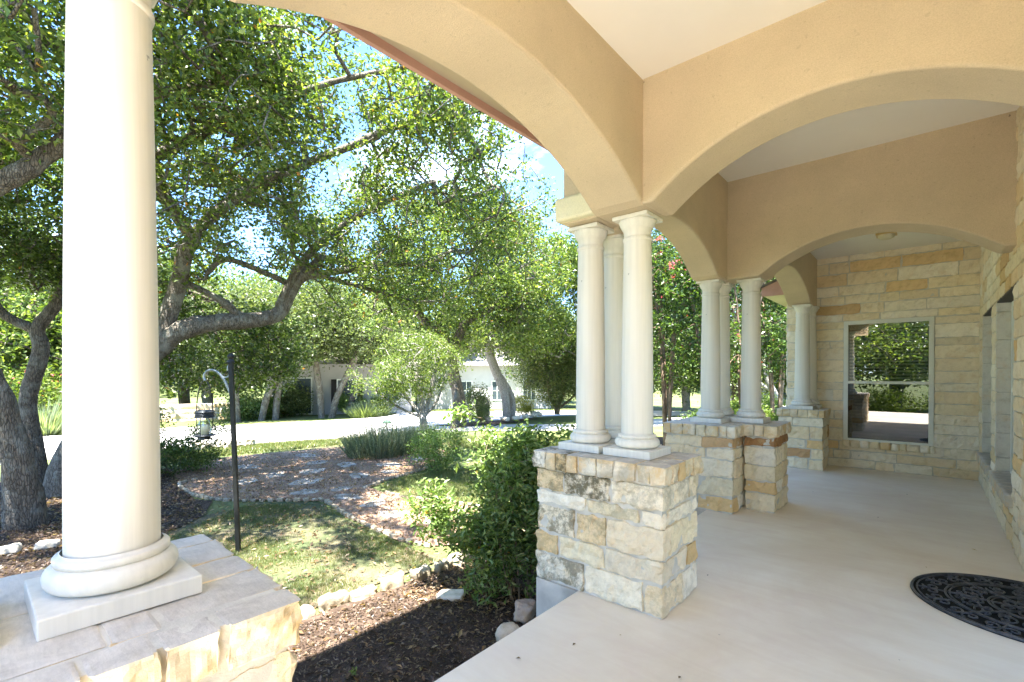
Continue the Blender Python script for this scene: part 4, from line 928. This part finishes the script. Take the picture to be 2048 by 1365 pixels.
o = thing('ornamental_grass', 'fountain of silvery grass beyond the kerb at the left edge', 'grass clump', (-21.9, 1.8, -.63)); spikes(o, (-21.9, 1.8), (.5, .5), 900, 'silver', 73, (.9, 1.5), .014, 1.1, -.66, False)
o = thing('ornamental_grass', 'pale grass clump beside the far driveway in front of the grey house', 'grass clump', (-20.9, 13.3, -.6)); spikes(o, (-20.9, 13.3), (.6, 1.0), 700, 'silver', 74, (.6, 1.1), .014, .9, -.66, False)
shrub('flowering_shrub', 'thin airy shrub with dark leaves behind the hanging lantern', 'bush', -11.0, 2.75, [((-11.0, 2.7, -.10), (.7, .85, .32)), ((-11.05, 2.35, .45), (.28, .32, .45)), ((-11.1, 3.35, .2), (.3, .4, .3))], 420, 18, .07, .05, .028, 'oakdark', 65, 9)
shrub('yellow_shrub', 'bright yellow green shrub right of the pale double trunked oak', 'bush', -14.0, 16.9, [((-14.0, 16.9, -.02), (.45, .6, .45))], 130, 30, .09, .06, .03, 'yellow', 66, 5)
shrub('lime_shrub', 'bright green shrub behind the middle pier columns', 'bush', -3.9, 16.4, [((-3.9, 16.4, .05), (1.1, .9, .7)), ((-4.9, 16.8, -.1), (.8, .8, .45))], 300, 36, .12, .08, .045, 'lime', 67, 6)
shrub('hedge_shrub', 'leafy green shrub between the middle and the farthest pier', 'bush', -2.95, 12.3, [((-2.95, 12.3, .05), (.75, .8, .6))], 300, 34, .09, .065, .035, 'lime', 68, 6)
shrub('hedge_shrub', 'wide green shrub low behind the middle pier', 'bush', -4.7, 14.6, [((-4.7, 14.6, -.1), (1.0, .8, .45))], 260, 34, .10, .07, .04, 'bush', 69, 6)
shrub('dark_shrub', 'loose dark shrub between the leaning oak trunk and the standing stone', 'bush', -13.25, 13.2, [((-13.25, 13.2, .25), (.5, .6, .8))], 200, 26, .11, .07, .03, 'pale', 70, 6)
shrub('low_shrub', 'low dark shrub on the lawn just behind the tall leafy bush', 'bush', -6.3, 7.0, [((-6.3, 7.0, -.22), (.4, .35, .25))], 120, 26, .05, .05, .03, 'oakdark', 75, 5)
# ---- street side trees with pale trunks
SG = 'pale trunked trees across the street'
def street_tree(label, x, y, h, lean, seed, ncl=360, w=2.3):
    z = float(gz(x, y)) - .05
    return tree('street_tree', label, 'tree', (x, y, z), [(((x, y, z), (x + lean[0] * .2, y + lean[1] * .2, z + h * .18), (x + lean[0] * .6, y + lean[1] * .6, z + h * .38), (x + lean[0], y + lean[1], z + h * .6)), [.12, .075, .06, .04], 0)],
         [((x + lean[0], y + lean[1], z + h * .72), (w, w, h * .27)), ((x + lean[0] * .8, y + lean[1] * .8, z + h * .55), (w * .8, w * .8, h * .10))], ncl, 34, .38, .15, .085, 'pale', seed, SG, .008, M_LIMB, .5, thr=-.2, zmin=z + 1.6)
street_tree('upright pale trunk just right of the lantern pole, across the street', -23.6, 8.2, 6.2, (0, -.3), 81)
street_tree('pale trunk leaning right, second from the lantern pole', -23.5, 9.2, 6.0, (.5, 1.0), 82)
street_tree('pale trunk third from the lantern pole, before a green shrub', -23.4, 9.8, 6.6, (-.2, .6), 83)
street_tree('pale upright trunk in front of the grey house', -22.6, 11.7, 7.2, (-.2, -.4), 84)
street_tree('pale trunk leaning right in front of the grey house window', -22.4, 12.1, 6.6, (.6, 1.4), 85)
street_tree('thin street tree right of the grey house', -23.9, 16.3, 6.2, (-.3, -.9), 86)
shrub('far_shrub', 'rounded shrub under the pale trunks across the street', 'bush', -24.6, 9.2, [((-24.6, 9.2, -.25), (.8, 1.3, .65))], 160, 26, .18, .12, .07, 'bush', 87, 5, z0=-.68, zmin=-.7)
shrub('far_shrub', 'bushy pale shrub left of the grey house', 'bush', -25.0, 11.2, [((-25.0, 11.2, .0), (.8, 1.0, .8))], 200, 26, .2, .12, .07, 'pale', 88, 5, z0=-.7, zmin=-.7)
shrub('far_shrub', 'flowering green shrub beyond the street at the left edge', 'bush', -25.5, 1.6, [((-25.5, 1.6, .3), (1.6, 1.8, 1.3)), ((-26, 3.2, 0.), (1.6, 1.8, 1.2))], 380, 26, .25, .14, .08, 'lime', 89, 5, z0=-.75, zmin=-.7, rare=(.03, (.5, .15, .15)))
for i, (x, y, lab) in enumerate(((-24.0, 13.55, 'clipped shrub left of the grey house window'), (-23.6, 14.5, 'small clipped shrub under the grey house window'), (-23.3, 15.3, 'small round shrub at the right corner of the grey house'))):
    shrub('foundation_shrub', lab, 'bush', x, y, [((x, y, -.2 + .1 * (i == 0)), (.32, .34, .35 + .12 * (i == 0)))], 90, 26, .09, .07, .04, 'bush', 90 + i, 4, 'clipped shrubs along the grey house wall', z0=-.7, zmin=-.7)

# ---- far tree belt: real trees, three kinds copied round the neighbourhood
protos = []
for i, (k, h, w) in enumerate((('pale', 8.0, 3.4), ('oak', 9.0, 3.8), ('oakdark', 8.5, 3.6))):
    protos.append(tree('distant_tree', 'x', 'tree', (0, 0, 0), [(((0, 0, -.4), (.1, 0, 1.2), (0, .2, 2.8), (.2, .1, h * .6)), [.26, .2, .17, .1], 0), (((0, .1, 1.8), (.9, .6, 3.0), (1.6, 1.0, 4.2)), .12, .05), (((0, .1, 1.9), (-1.0, -.5, 3.2), (-1.7, -.6, 4.2)), .12, .05)],
        [((0, 0, h * .62), (w, w, h * .33)), ((w * .4, -w * .3, h * .42), (w * .8, w * .8, h * .22)), ((-w * .4, w * .3, h * .38), (w * .7, w * .7, h * .2))], 420, 40, .42, .19, .11, k, 100 + i, 'trees of the belt behind the far houses', .014, M_PALE if i == 0 else M_BARK, .7, thr=-.2))
where = [(-27.5, -4.5, 0, 1.0, 'behind the flowering shrub at the left edge'), (-29.5, 1.0, 1, 1.05, 'behind the silvery grass at the left edge'), (-30.5, 5.2, 2, 1.0, 'seen just left of the lantern'), (-30, 9.0, 0, .95, 'behind the tan stone wall'),
         (-29.0, 12.5, 0, 1.05, 'behind the left end of the grey house'), (-28.2, 17.2, 0, 1.1, 'behind the right end of the grey house'), (-33, 15, 1, 1.2, 'rising over the roof of the grey house'), (-26, 20.5, 1, 1.0, 'left of the white house'),
         (-24.5, 24.5, 0, 1.0, 'over the white house'), (-21, 26.8, 2, .95, 'right of the white house'), (-18.5, 29, 0, .9, 'behind the juniper'), (-15, 30, 1, .95, 'between the juniper and the pier columns'),
         (-11.5, 30.5, 0, .9, 'behind the columns of the lichen stained pier'), (-10.5, 25.0, 2, .8, 'across the drive behind the crepe myrtles'), (-7.6, 27, 1, .85, 'behind the left column of the middle pier'), (-4.5, 25.0, 0, .8, 'behind the leaning pale tree'),
         (-38, 2, 2, 1.15, 'far back over the left street end'), (-38, 10, 1, 1.2, 'far back over the tan wall'), (-33, 24, 0, 1.2, 'far back between the grey and the white house'), (-26, 33, 2, 1.15, 'far back beyond the white house'), (-1.5, 23, 1, .85, 'behind the far stone end wall')]
for i, (x, y, k, sc, lab) in enumerate(where):
    first = protos[k].get('used') is None
    o = protos[k] if first else copy_tree(protos[k]); protos[k]['used'] = 1
    o.location = (x, y, float(gz(x, y))); o.scale = (sc, sc, sc * (1 + .06 * ((i * 7) % 3 - 1))); o.rotation_euler = (0, 0, i * 1.37)
    o['label'] = {0: 'pale green tree ', 1: 'mid green tree ', 2: 'dark green tree '}[k] + lab
for p in protos:
    if 'used' in p: del p['used']
for o in bpy.data.objects:
    if 'used' in o: del o['used']
# trees mirrored in the window, behind the camera
for i, (x, y, k, lab, sc) in enumerate(((-3.4, -10.5, 1, 'mid green tree standing behind the viewer, mirrored in the back window', .8), (.8, -12.0, 2, 'dark green tree farther behind the viewer, mirrored in the window', .8), (-1.2, -14.5, 0, 'pale green tree farthest behind the viewer, mirrored in the window', 1.0), (-6.0, -12.5, 2, 'dark green tree behind the viewer on the garden side', .8))):
    o = copy_tree(protos[k]); o.location = (x, y, -.45); o.scale = (sc, sc, sc); o['label'] = lab; o['group'] = 'trees behind the viewer'
shrub('garden_shrub', 'broad green shrub behind the viewer, mirrored low in the window', 'bush', -1.4, -7.6, [((-1.4, -7.6, .1), (1.4, .7, .7))], 220, 30, .12, .08, .045, 'lime', 95, 6)
shrub('garden_shrub', 'second green shrub behind the viewer beyond the added slab', 'bush', 1.2, -8.2, [((1.2, -8.2, .2), (1.3, .7, .9))], 200, 30, .12, .08, .045, 'bush', 96, 6)
# wooded rise on the horizon
def woods():
    rng = np.random.default_rng(9); m = MB(); n = 26000; a = rng.uniform(math.radians(82), math.radians(205), n); d = rng.uniform(62, 130, n)
    x = d * np.cos(a); y = d * np.sin(a); z = gz(x, y) + rng.random(n) ** .7 * (5.5 + 2.2 * fbm(np.c_[x, y, x * 0], .08, 3, 4)); leaves(m, np.c_[x, y, z], 1.1, .8, 'pale', rng, .3)
    tag(m.build('distant_woods', M_LEAF), 'soft green mass of woods closing the view behind the far houses', 'woods', kind='stuff')
woods()

# ================================================================ garden stones
stone_protos = []
for i in range(7):
    rr = random.Random(200 + i); L_, w_, h_ = rr.uniform(.20, .28), rr.uniform(.10, .13), rr.uniform(.10, .13); m = MB()
    stone(m, (-L_ / 2, -w_ / 2, -.03), (L_ / 2, w_ / 2, h_), .022, .028, .022, (*rr.choice([(.42, .37, .29), (.36, .31, .23), (.46, .41, .33), (.39, .32, .22)]), .95 if i % 2 else .6), seed=i * 7)
    me = m.build('edging_stone', M_ROCK, smooth=True); stone_protos.append(me)
used = set()
def stone_row(pts, spacing, sc, label, group, rngseed):
    rr = random.Random(rngseed); P = np.array(pts, float); P = smoothpath(np.c_[P, P[:, 0] * 0], 6)[:, :2]; d = np.r_[0, np.cumsum(np.linalg.norm(np.diff(P, axis=0), axis=1))]; t = 0
    while t < d[-1]:
        x, y = np.interp(t, d, P[:, 0]), np.interp(t, d, P[:, 1]); x2, y2 = np.interp(t + .05, d, P[:, 0]), np.interp(t + .05, d, P[:, 1]); k = rr.randrange(7); pr_ = stone_protos[k]
        o = pr_ if k not in used else pr_.copy()
        if k in used: COL.objects.link(o)
        used.add(k); f = rr.uniform(.8, 1.2); o.name = 'edging_stone'
        o.location = (x, y, float(gz(x, y)) - rr.uniform(.0, .02) * sc); o.rotation_euler = (rr.uniform(-.08, .08), rr.uniform(-.06, .06), math.atan2(y2 - y, x2 - x) + rr.uniform(-.14, .14) + (math.pi if rr.random() < .5 else 0)); o.scale = (sc * f, sc * rr.uniform(.85, 1.2), sc * rr.uniform(.7, 1.1))
        tag(o, label, 'stone', group); t += spacing * f
stone_row([(-3.76, -2.6), (-3.75, .5), (-3.74, 1.74), (-3.70, 2.15), (-3.64, 2.5), (-3.58, 2.98), (-3.54, 3.4), (-3.50, 4.0), (-3.5, 5.0)], .25, 1.0, 'chunky limestone edging stone between the mulch bed and the shaded lawn', 'edging stones of the porch bed', 1)
stone_row([(-9.95, 2.75), (-9.8, 2.47), (-8.83, 2.41), (-8.16, 2.59), (-7.61, 2.96), (-7.2, 3.35), (-6.86, 3.6), (-6.0, 3.44), (-5.28, 3.37), (-4.62, 3.34), (-4.2, 3.42)], .135, .42, 'small pale edging stone along the near side of the garden path', 'small edging stones on the near side of the path', 2)
stone_row([(-4.9, 4.9), (-5.9, 4.6), (-6.2, 4.5), (-6.67, 4.49)], .135, .4, 'small edging stone along the short path border nearest the tall leafy bush', 'edging stones on the short border of the inner lawn', 3)
stone_row([(-7.12, 4.45), (-7.25, 4.8), (-7.39, 5.07), (-7.54, 5.81), (-7.8, 6.5)], .135, .4, 'small edging stone on the curved border before the round shrub', 'edging stones on the curved border of the inner lawn', 4)
def rock(label, x, y, z, s, col, seed, rot=0., name='garden_rock', group=None, al=.8, r=.35):
    m = MB(); s = np.array(s, float); stone(m, -s / 2, s / 2, max(.012, s.max() / 18), s.min() * r, s.min() * .20, (*col, al), seed=seed); o = m.build(name, M_ROCK, smooth=True)
    o.location = (x, y, z); o.rotation_euler = (.1 * math.sin(seed), .12 * math.cos(seed * 2), rot); return tag(o, label, 'rock', group)
rock('pinkish rock at the foot of the leafy bush beside the porch slab', -2.36, 2.88, -.36, (.15, .14, .16), (.46, .36, .29), 3, .4)
rock('tan angular rock half hidden by the porch slab edge', -2.20, 2.52, -.36, (.15, .15, .14), (.54, .46, .36), 5, 1.1)
rock('flat pale stone lying in the dark mulch bed', -3.08, 2.76, -.425, (.24, .15, .05), (.60, .56, .48), 8, .5)
for i, (x, y, l, sx) in enumerate(((-7.45, .25, 'whitish flat rock left of the nearest pier in the oak mulch', .34), (-7.35, .62, 'small whitish rock second in the row below the thick oak', .2), (-7.25, .95, 'whitish rock in the oak mulch hidden next to the nearest column', .24))):
    rock(l, x, y, -.41, (sx, .16, .09), (.50, .47, .41), 11 + i, 1.2, group='pale rocks in the oak mulch')
for i, (x, y, l) in enumerate(((-13.9, 4.0, 'left of the pale rocks beyond the lantern shrub'), (-13.75, 4.5, 'middle one of the pale rocks beyond the lantern shrub'), (-13.7, 4.95, 'right one of the pale rocks beyond the lantern shrub'))):
    rock(l, x, y, -.36, (.42, .34, .26), (.55, .51, .44), 21 + i, .6 * i, group='pale rocks near the kerb')
rock('tall pointed standing stone in the red mulch beside the double trunked oak', -13.55, 13.85, .05, (.45, .62, 1.05), (.52, .43, .34), 33, .3, 'standing_stone', r=.45)
P = np.array([(-13.2, 14.8), (-13.1, 15.4), (-13.2, 16.2), (-13.4, 17.0), (-13.6, 17.6), (-13.95, 17.95), (-14.2, 18.0)])
for i, (x, y) in enumerate(P): rock('pale rock bordering the red mulch bed in front of the double trunked oak', x, y, -.42, (.34, .26, .16), (.62, .58, .50), 41 + i, i, group='border rocks of the red mulch bed')
# flagstones in the path
fls = [(-10.9, 5.3, .5), (-9.9, 5.0, .42), (-9.1, 4.5, .45), (-8.3, 4.0, .45), (-8.05, 4.9, .40), (-9.2, 5.3, .42), (-9.3, 3.9, .38), (-9.1, 3.3, .40), (-8.5, 5.9, .42), (-7.6, 3.65, .34), (-6.8, 3.95, .36), (-6.15, 4.0, .33), (-5.5, 3.9, .36), (-10.6, 3.8, .45), (-10.1, 6.1, .4), (-7.35, 4.15, .33), (-4.8, 4.1, .36), (-8.6, 6.7, .36), (-7.9, 5.5, .3)]
for i, (x, y, r_) in enumerate(fls):
    rr = random.Random(300 + i); n = 11; a = np.linspace(0, 2 * np.pi, n, endpoint=False) + rr.random(); rad = np.array([r_ * .62 * rr.uniform(.72, 1.15) for _ in range(n)]); q = np.c_[rad * np.cos(a) * 1.15, rad * np.sin(a) * .8]
    m = MB(); V = np.vstack([np.c_[q, np.full(n, -.03)], np.c_[q, np.full(n, .012)], np.c_[q * .95, np.full(n, .017)]]); F = [[k, (k + 1) % n, n + (k + 1) % n, n + k] for k in range(n)] + [[n + k, n + (k + 1) % n, 2 * n + (k + 1) % n, 2 * n + k] for k in range(n)]
    m.add(V, F); m.add(V[2 * n:], [list(range(n))]); o = m.build('flagstone', M_FLAG); o.location = (x, y, -.447); o.rotation_euler = (0, 0, rr.random() * 3); tag(o, 'irregular grey flagstone set into the reddish garden path', 'flagstone', 'flagstones in the garden path')

# ================================================================ ground cover
def scatter(poly, n, rng, dens=None):
    P = np.array(poly); lo, hi = P.min(0), P.max(0); out = []; tot = 0
    while tot < n:
        q = rng.uniform(lo, hi, (n * 2, 2)); q = q[inpoly(q, P)]
        if dens is not None: q = q[rng.random(len(q)) < dens(q)]
        out.append(q); tot += len(q)
        if len(q) == 0: break
    return np.vstack(out)[:n]
def blades(m, Q, h, w, kind, rng, z=0.):
    n = len(Q); B = np.c_[Q, gz(Q[:, 0], Q[:, 1]) + z - .005]; a = rng.uniform(0, 2 * np.pi, n); s_ = np.c_[np.cos(a), np.sin(a), np.zeros(n)] * w; H = h * rng.uniform(.45, 1.2, (n, 1))
    top = B + np.c_[rng.standard_normal((n, 2)) * h * .45, np.zeros(n)] + H * np.array([0, 0, 1]); c = cols(kind, n, rng)
    m.add(np.stack([B - s_, B + s_, top], 1).reshape(-1, 3), np.arange(n * 3).reshape(-1, 3), np.repeat(c, 3, 0))
def chips(m, Q, L, w, kind, rng, z=.012):
    n = len(Q); C = np.c_[Q, gz(Q[:, 0], Q[:, 1]) + z + rng.random(n) * .018]; leaves(m, C, L, w, kind, rng, up=.9, fold=.05, jl=.6)
GREENS['chip'] = [(.06, .038, .026), (.10, .066, .048), (.20, .145, .115), (.03, .02, .014), (.24, .18, .13), (.07, .045, .03)]
GREENS['pathbit'] = [(.27, .165, .11), (.20, .115, .075), (.37, .26, .19), (.14, .085, .06), (.44, .35, .27)]
rng = np.random.default_rng(77)
m = MB(); dn = lambda q: np.clip(.45 + 1.0 * fbm(np.c_[q, q[:, 0] * 0], 1.5, 3, 2), .04, 1)
blades(m, scatter([(-3.84, .2), (-3.8, 3.2), (-6.8, 3.45), (-7.5, 2.7), (-6.8, 1.6), (-6.5, .2)], 46000, rng, dn), .045, .0035, 'grass', rng)
blades(m, scatter([(-3.6, 4.6), (-4.9, 5.0), (-5.9, 4.7), (-7.0, 4.65), (-7.35, 5.3), (-7.3, 6.0), (-6.5, 8.0), (-3.5, 9.0), (-2.6, 6.5)], 42000, rng), .05, .0045, 'grass', rng)
blades(m, scatter([(-12.4, 1.5), (-12.4, 4), (-11.9, 7), (-10.6, 8.6), (-10.2, 11.5), (-6.5, 12), (-5.2, 9), (-7.5, 8.3), (-12.7, 9.2), (-14.0, 5.2), (-14.2, 3.4), (-14.9, 1.5)], 40000, rng), .07, .010, 'grass', rng)
tag(m.build('grass', M_LEAF), 'short patchy lawn grass around the garden path', 'grass', kind='stuff')
m = MB(); chips(m, scatter([(-1.8, .4), (-1.8, 2.75), (-2.15, 3.6), (-3.5, 4.0), (-3.6, 1.6), (-3.66, .4)], 21000, rng), .026, .009, 'chip', rng)
chips(m, scatter([(-6.7, -.5), (-6.5, 1.2), (-7.4, 2.2), (-8.8, 2.36), (-11.6, 2.7), (-12, .5)], 22000, rng), .035, .013, 'chip', rng); tag(m.build('mulch_chips', simple('chip', (.3, .3, .3)) if False else M_LEAF), 'dark shredded bark mulch chips of the planting beds', 'mulch', kind='stuff')
m = MB(); chips(m, scatter(path, 30000, rng), .024, .014, 'pathbit', rng, .006); tag(m.build('path_gravel', M_LEAF), 'reddish gravel and bark bits covering the garden path', 'gravel', kind='stuff')
m = MB(); chips(m, scatter([(-2.0, .6), (-3.7, .6), (-6.4, .6), (-10.8, .6), (-11.8, 4), (-10.5, 7.5), (-7.8, 6.8), (-7.2, 4.9), (-3.7, 5.0), (-2.2, 3.5)], 6500, rng), .045, .020, 'litter', rng, .02)
C = scatter([(-3.0, 2.6), (-3.5, 2.4), (-3.55, 3.4), (-2.3, 3.1), (-2.2, 2.9)], 500, rng); chips(m, C, .05, .022, 'litter', rng, .02)
tag(m.build('leaf_litter', M_LEAF), 'dry brown leaf litter scattered over lawn, path and mulch', 'leaf litter', kind='stuff')
for i, (x, y) in enumerate(((-.35, 6.2), (.02, 4.85), (.33, 5.6), (-1.6, 1.9), (-1.3, 2.45), (-1.45, 2.2), (-.9, 2.3), (-1.1, 1.8), (-1.05, 7.0), (-.15, 7.6), (-1.2, 3.6), (-.7, 1.75))):
    m = MB(); leaves(m, np.array([[0, 0, .004]]), .034 if i < 3 else .022, .013, 'litter', rng, up=9, fold=.1); o = m.build('fallen_leaf', M_LEAF); o.location = (x, y, .002); tag(o, 'tiny dry leaf lying on the bare porch floor', 'leaf', 'dry leaves on the porch floor')
sp = [c for c in bpy.data.objects if c.name.startswith('fallen_leaf')]
o = thing('seedling', 'single bright green seedling in the dark mulch near the porch slab', 'plant', (-2.72, 1.62, -.43)); m = MB(); leaves(m, rng.standard_normal((9, 3)) * .018 + np.array([0, 0, .03]), .045, .02, 'lime', rng, .5); m.build('leaf_tuft', M_LEAF, o)

# ================================================================ lantern on its pole
lp = thing('lantern_pole', 'black square garden pole with a curved grey hook arm', 'pole', (-5.62, 1.96, -.45))
A = -np.array([_c, _s, 0.])                                     # towards the left
top = np.array([0, 0, 2.08]) + A * .075
m = MB(); tube(m, [(0, 0, -.05), top], .030, 4); ob = m.build('post', M_BLACK, lp); bevel(ob, .004)
m = MB(); lathe(m, [(0.0, .082), (.018, .078), (.031, .060), (.033, .045), (.026, .025), (.018, .016), (.030, .008), (.036, 0), (.036, -.02)], loc=tuple(top), n=16); m.build('finial', M_BLACK, lp, True)
def arc(o0, pts): return smoothpath([o0 + A * a + np.array([0, 0, b]) for a, b in pts], 8)
J = A * .06
m = MB(); tube(m, arc(J, [(.00, 1.66), (.02, 1.72), (.08, 1.86), (.15, 1.95), (.22, 1.98), (.28, 1.96), (.305, 1.91), (.295, 1.865)]), .014, 7); m.build('arm', M_STEEL, lp, True)
m = MB(); tube(m, arc(J, [(.17, 1.965), (.12, 1.915), (.09, 1.90), (.05, 1.905), (.01, 1.945)]), .009, 6); m.build('scroll', M_STEEL, lp, True)
m = MB(); tube(m, arc(J, [(.0, 2.035), (.03, 2.035), (.05, 2.01), (.045, 1.975)]), .008, 6); m.build('hook', M_STEEL, lp, True)
hk = np.array([-5.62, 1.96, -.45]) + J + A * .30
M_LID = simple('dark_lid', (.05, .055, .06), .35, .3, 20, metal=.5)
la = thing('lantern', 'round ribbed metal lantern with a cream candle hanging from the garden pole', 'lantern', tuple(hk + np.array([0, 0, 1.225])))
la.scale = (.88, .88, .72)
m = MB(); t = np.linspace(0, np.pi, 18); tube(m, [tuple(A * math.cos(a) * .10 + np.array([0, 0, .40 + .49 * math.sin(a)])) for a in t], .007, 5); m.build('bail', M_BLACK, la, True)
m = MB()
for k in range(4):
    z = .33 + k * .026; lathe(m, [(.0, z + .022), (.100, z + .022), (.108, z + .014), (.112, z + .004), (.100, z)], n=28)
lathe(m, [(.0, .455), (.06, .45), (.098, .44), (.10, .43)], n=28); m.build('lid', M_LID, la, True)
m = MB(); lathe(m, [(.0, .055), (.118, .055), (.122, .064), (.118, .074), (.0, .074)], n=28); lathe(m, [(.0, .0), (.085, .008), (.060, .03), (.06, .056)], n=28); m.build('base_dish', M_LID, la, True)
for k in range(4):
    a = math.pi / 4 + k * math.pi / 2; m = MB(); tube(m, [(.095 * math.cos(a), .095 * math.sin(a), .07), (.095 * math.cos(a), .095 * math.sin(a), .335)], .005, 6); m.build('cage_rod', M_BLACK, la)
m = MB(); lathe(m, [(.055, .076), (.074, .12), (.082, .19), (.074, .26), (.055, .325)], n=28); m.build('glass_globe', M_LGLASS, la, True)
m = MB(); lathe(m, [(.0, .076), (.045, .078), (.048, .22), (.04, .232), (.0, .234)], n=24); m.build('candle', M_CREAMG, la, True)
gl = thing('path_light', 'small green domed path light behind the spiky rosemary', 'light', (-12.4, 8.5, -.45))
m = MB(); tube(m, [(0, 0, -.05), (0, 0, .42)], .015, 6); m.build('stake', M_BLACK, gl); m = MB(); lathe(m, [(0, .52), (.07, .50), (.13, .45), (.15, .41), (.0, .42)], n=20); m.build('shade', simple('verdigris', (.05, .10, .07), .6), gl, True)

# ================================================================ neighbouring houses
def far_house(label, x, y, face, w, d, h, wallc, roofc, wins, z, gable=None, name='neighbour_house'):
    o = thing(name, label, 'house', (x, y, z), None, face); mw = simple('wall_' + str(int(x * -10)), wallc, .9, .06, 2); mr = simple('roof_' + str(int(x * -10)), roofc, .9, .2, 6)
    m = MB(); box(m, -w / 2, w / 2, 0, d, -.6, h); m.build('wall', mw, o)
    m = MB(); e = .5; m.add([(-w / 2 - e, -e, h - .05), (w / 2 + e, -e, h - .05), (w / 2 + e, d + e, h - .05), (-w / 2 - e, d + e, h - .05), (-w / 2 + 2, d / 2, h + 1.9), (w / 2 - 2, d / 2, h + 1.9)], [[0, 1, 5, 4], [2, 3, 4, 5]]); m.add([(w / 2 + e, -e, h - .05), (w / 2 + e, d + e, h - .05), (w / 2 - 2, d / 2, h + 1.9)], [[0, 1, 2]]); m.add([(-w / 2 - e, d + e, h - .05), (-w / 2 - e, -e, h - .05), (-w / 2 + 2, d / 2, h + 1.9)], [[0, 1, 2]]); m.add([(-w / 2 - e, -e, h - .05), (w / 2 + e, -e, h - .05), (w / 2 + e, d + e, h - .05), (-w / 2 - e, d + e, h - .05)], [[3, 2, 1, 0]]); m.build('roof', mr, o)
    for (cx, z0, ww, hh, kind) in wins:
        m = MB(); f = .07; box(m, cx - ww / 2 - f, cx + ww / 2 + f, -.05, .02, z0 - f, z0); box(m, cx - ww / 2 - f, cx + ww / 2 + f, -.05, .02, z0 + hh, z0 + hh + f); box(m, cx - ww / 2 - f, cx - ww / 2, -.05, .02, z0, z0 + hh); box(m, cx + ww / 2, cx + ww / 2 + f, -.05, .02, z0, z0 + hh)
        if kind == 'grid':
            for k in (1, 2): box(m, cx - ww / 2 + ww * k / 3 - .02, cx - ww / 2 + ww * k / 3 + .02, -.045, .0, z0, z0 + hh)
            box(m, cx - ww / 2, cx + ww / 2, -.044, .0, z0 + hh / 2 - .02, z0 + hh / 2 + .02)
        fo = m.build('window', M_FRAME, o); m = MB(); box(m, cx - ww / 2, cx + ww / 2, -.02, -.01, z0, z0 + hh); m.build('pane', M_PANE, fo)
        if kind == 'shutter':
            for s_ in (-1, 1): m = MB(); box(m, cx + s_ * (ww / 2 + .22) - .14, cx + s_ * (ww / 2 + .22) + .14, -.06, -.005, z0 - .05, z0 + hh + .05); m.build('shutter', M_DARK, o)
    return o
M_PANE = simple('far_glass', (.06, .08, .09), .1, .2, 2)
far_house('low pale grey house with a dark shuttered window across the street', -24.6, 14.0, R(58), 7.5, 6, 2.75, (.40, .39, .37), (.30, .27, .24), [(-.1 + .3, .55, .95, 1.25, 'shutter'), (-2.1, .0, .85, 1.9, 'plain'), (2.6, .6, .8, 1.1, 'plain')], -.72)
far_house('white house with a white grid window seen beyond the standing stone', -22.3, 23.0, R(46), 9, 6, 2.9, (.52, .51, .49), (.30, .28, .26), [(-1.4, .55, 1.0, 1.2, 'grid'), (1.0, .55, 1.0, 1.2, 'grid'), (3.0, .55, .8, 1.2, 'grid')], -.85)
far_house('grey house with a brown roof seen between the farthest piers', -5.2, 31.5, R(12), 8, 6, 2.4, (.42, .40, .40), (.20, .14, .11), [(-1.2, .5, .9, 1.2, 'plain'), (1.2, .5, .9, 1.2, 'plain')], -.9)
w_ = thing('stone_wall', 'low tan stone wall across the street behind the lantern', 'wall', (-26.5, 7.2, -.95), None, R(75)); m = MB(); rr = random.Random(8); z = -.2
while z < .95:
    cu = cuts(-4.5, 4.5, .3, .8, rr)
    for a, b in zip(cu, cu[1:]): stone(m, (a + .01, 0, z + .01), (b - .01, .4, z + .22), .12, .03, .02, (*[.62 * v for v in rr.choice(OCHRE + CREAM[:3])], 1), faces='xyZ', seed=rr.randrange(99))
    z += .23
m.build('masonry', M_STONE, w_, True); m = MB(); box(m, -4.48, 4.48, .03, .38, -.2, .94); m.build('mortar', M_MORTAR, w_)
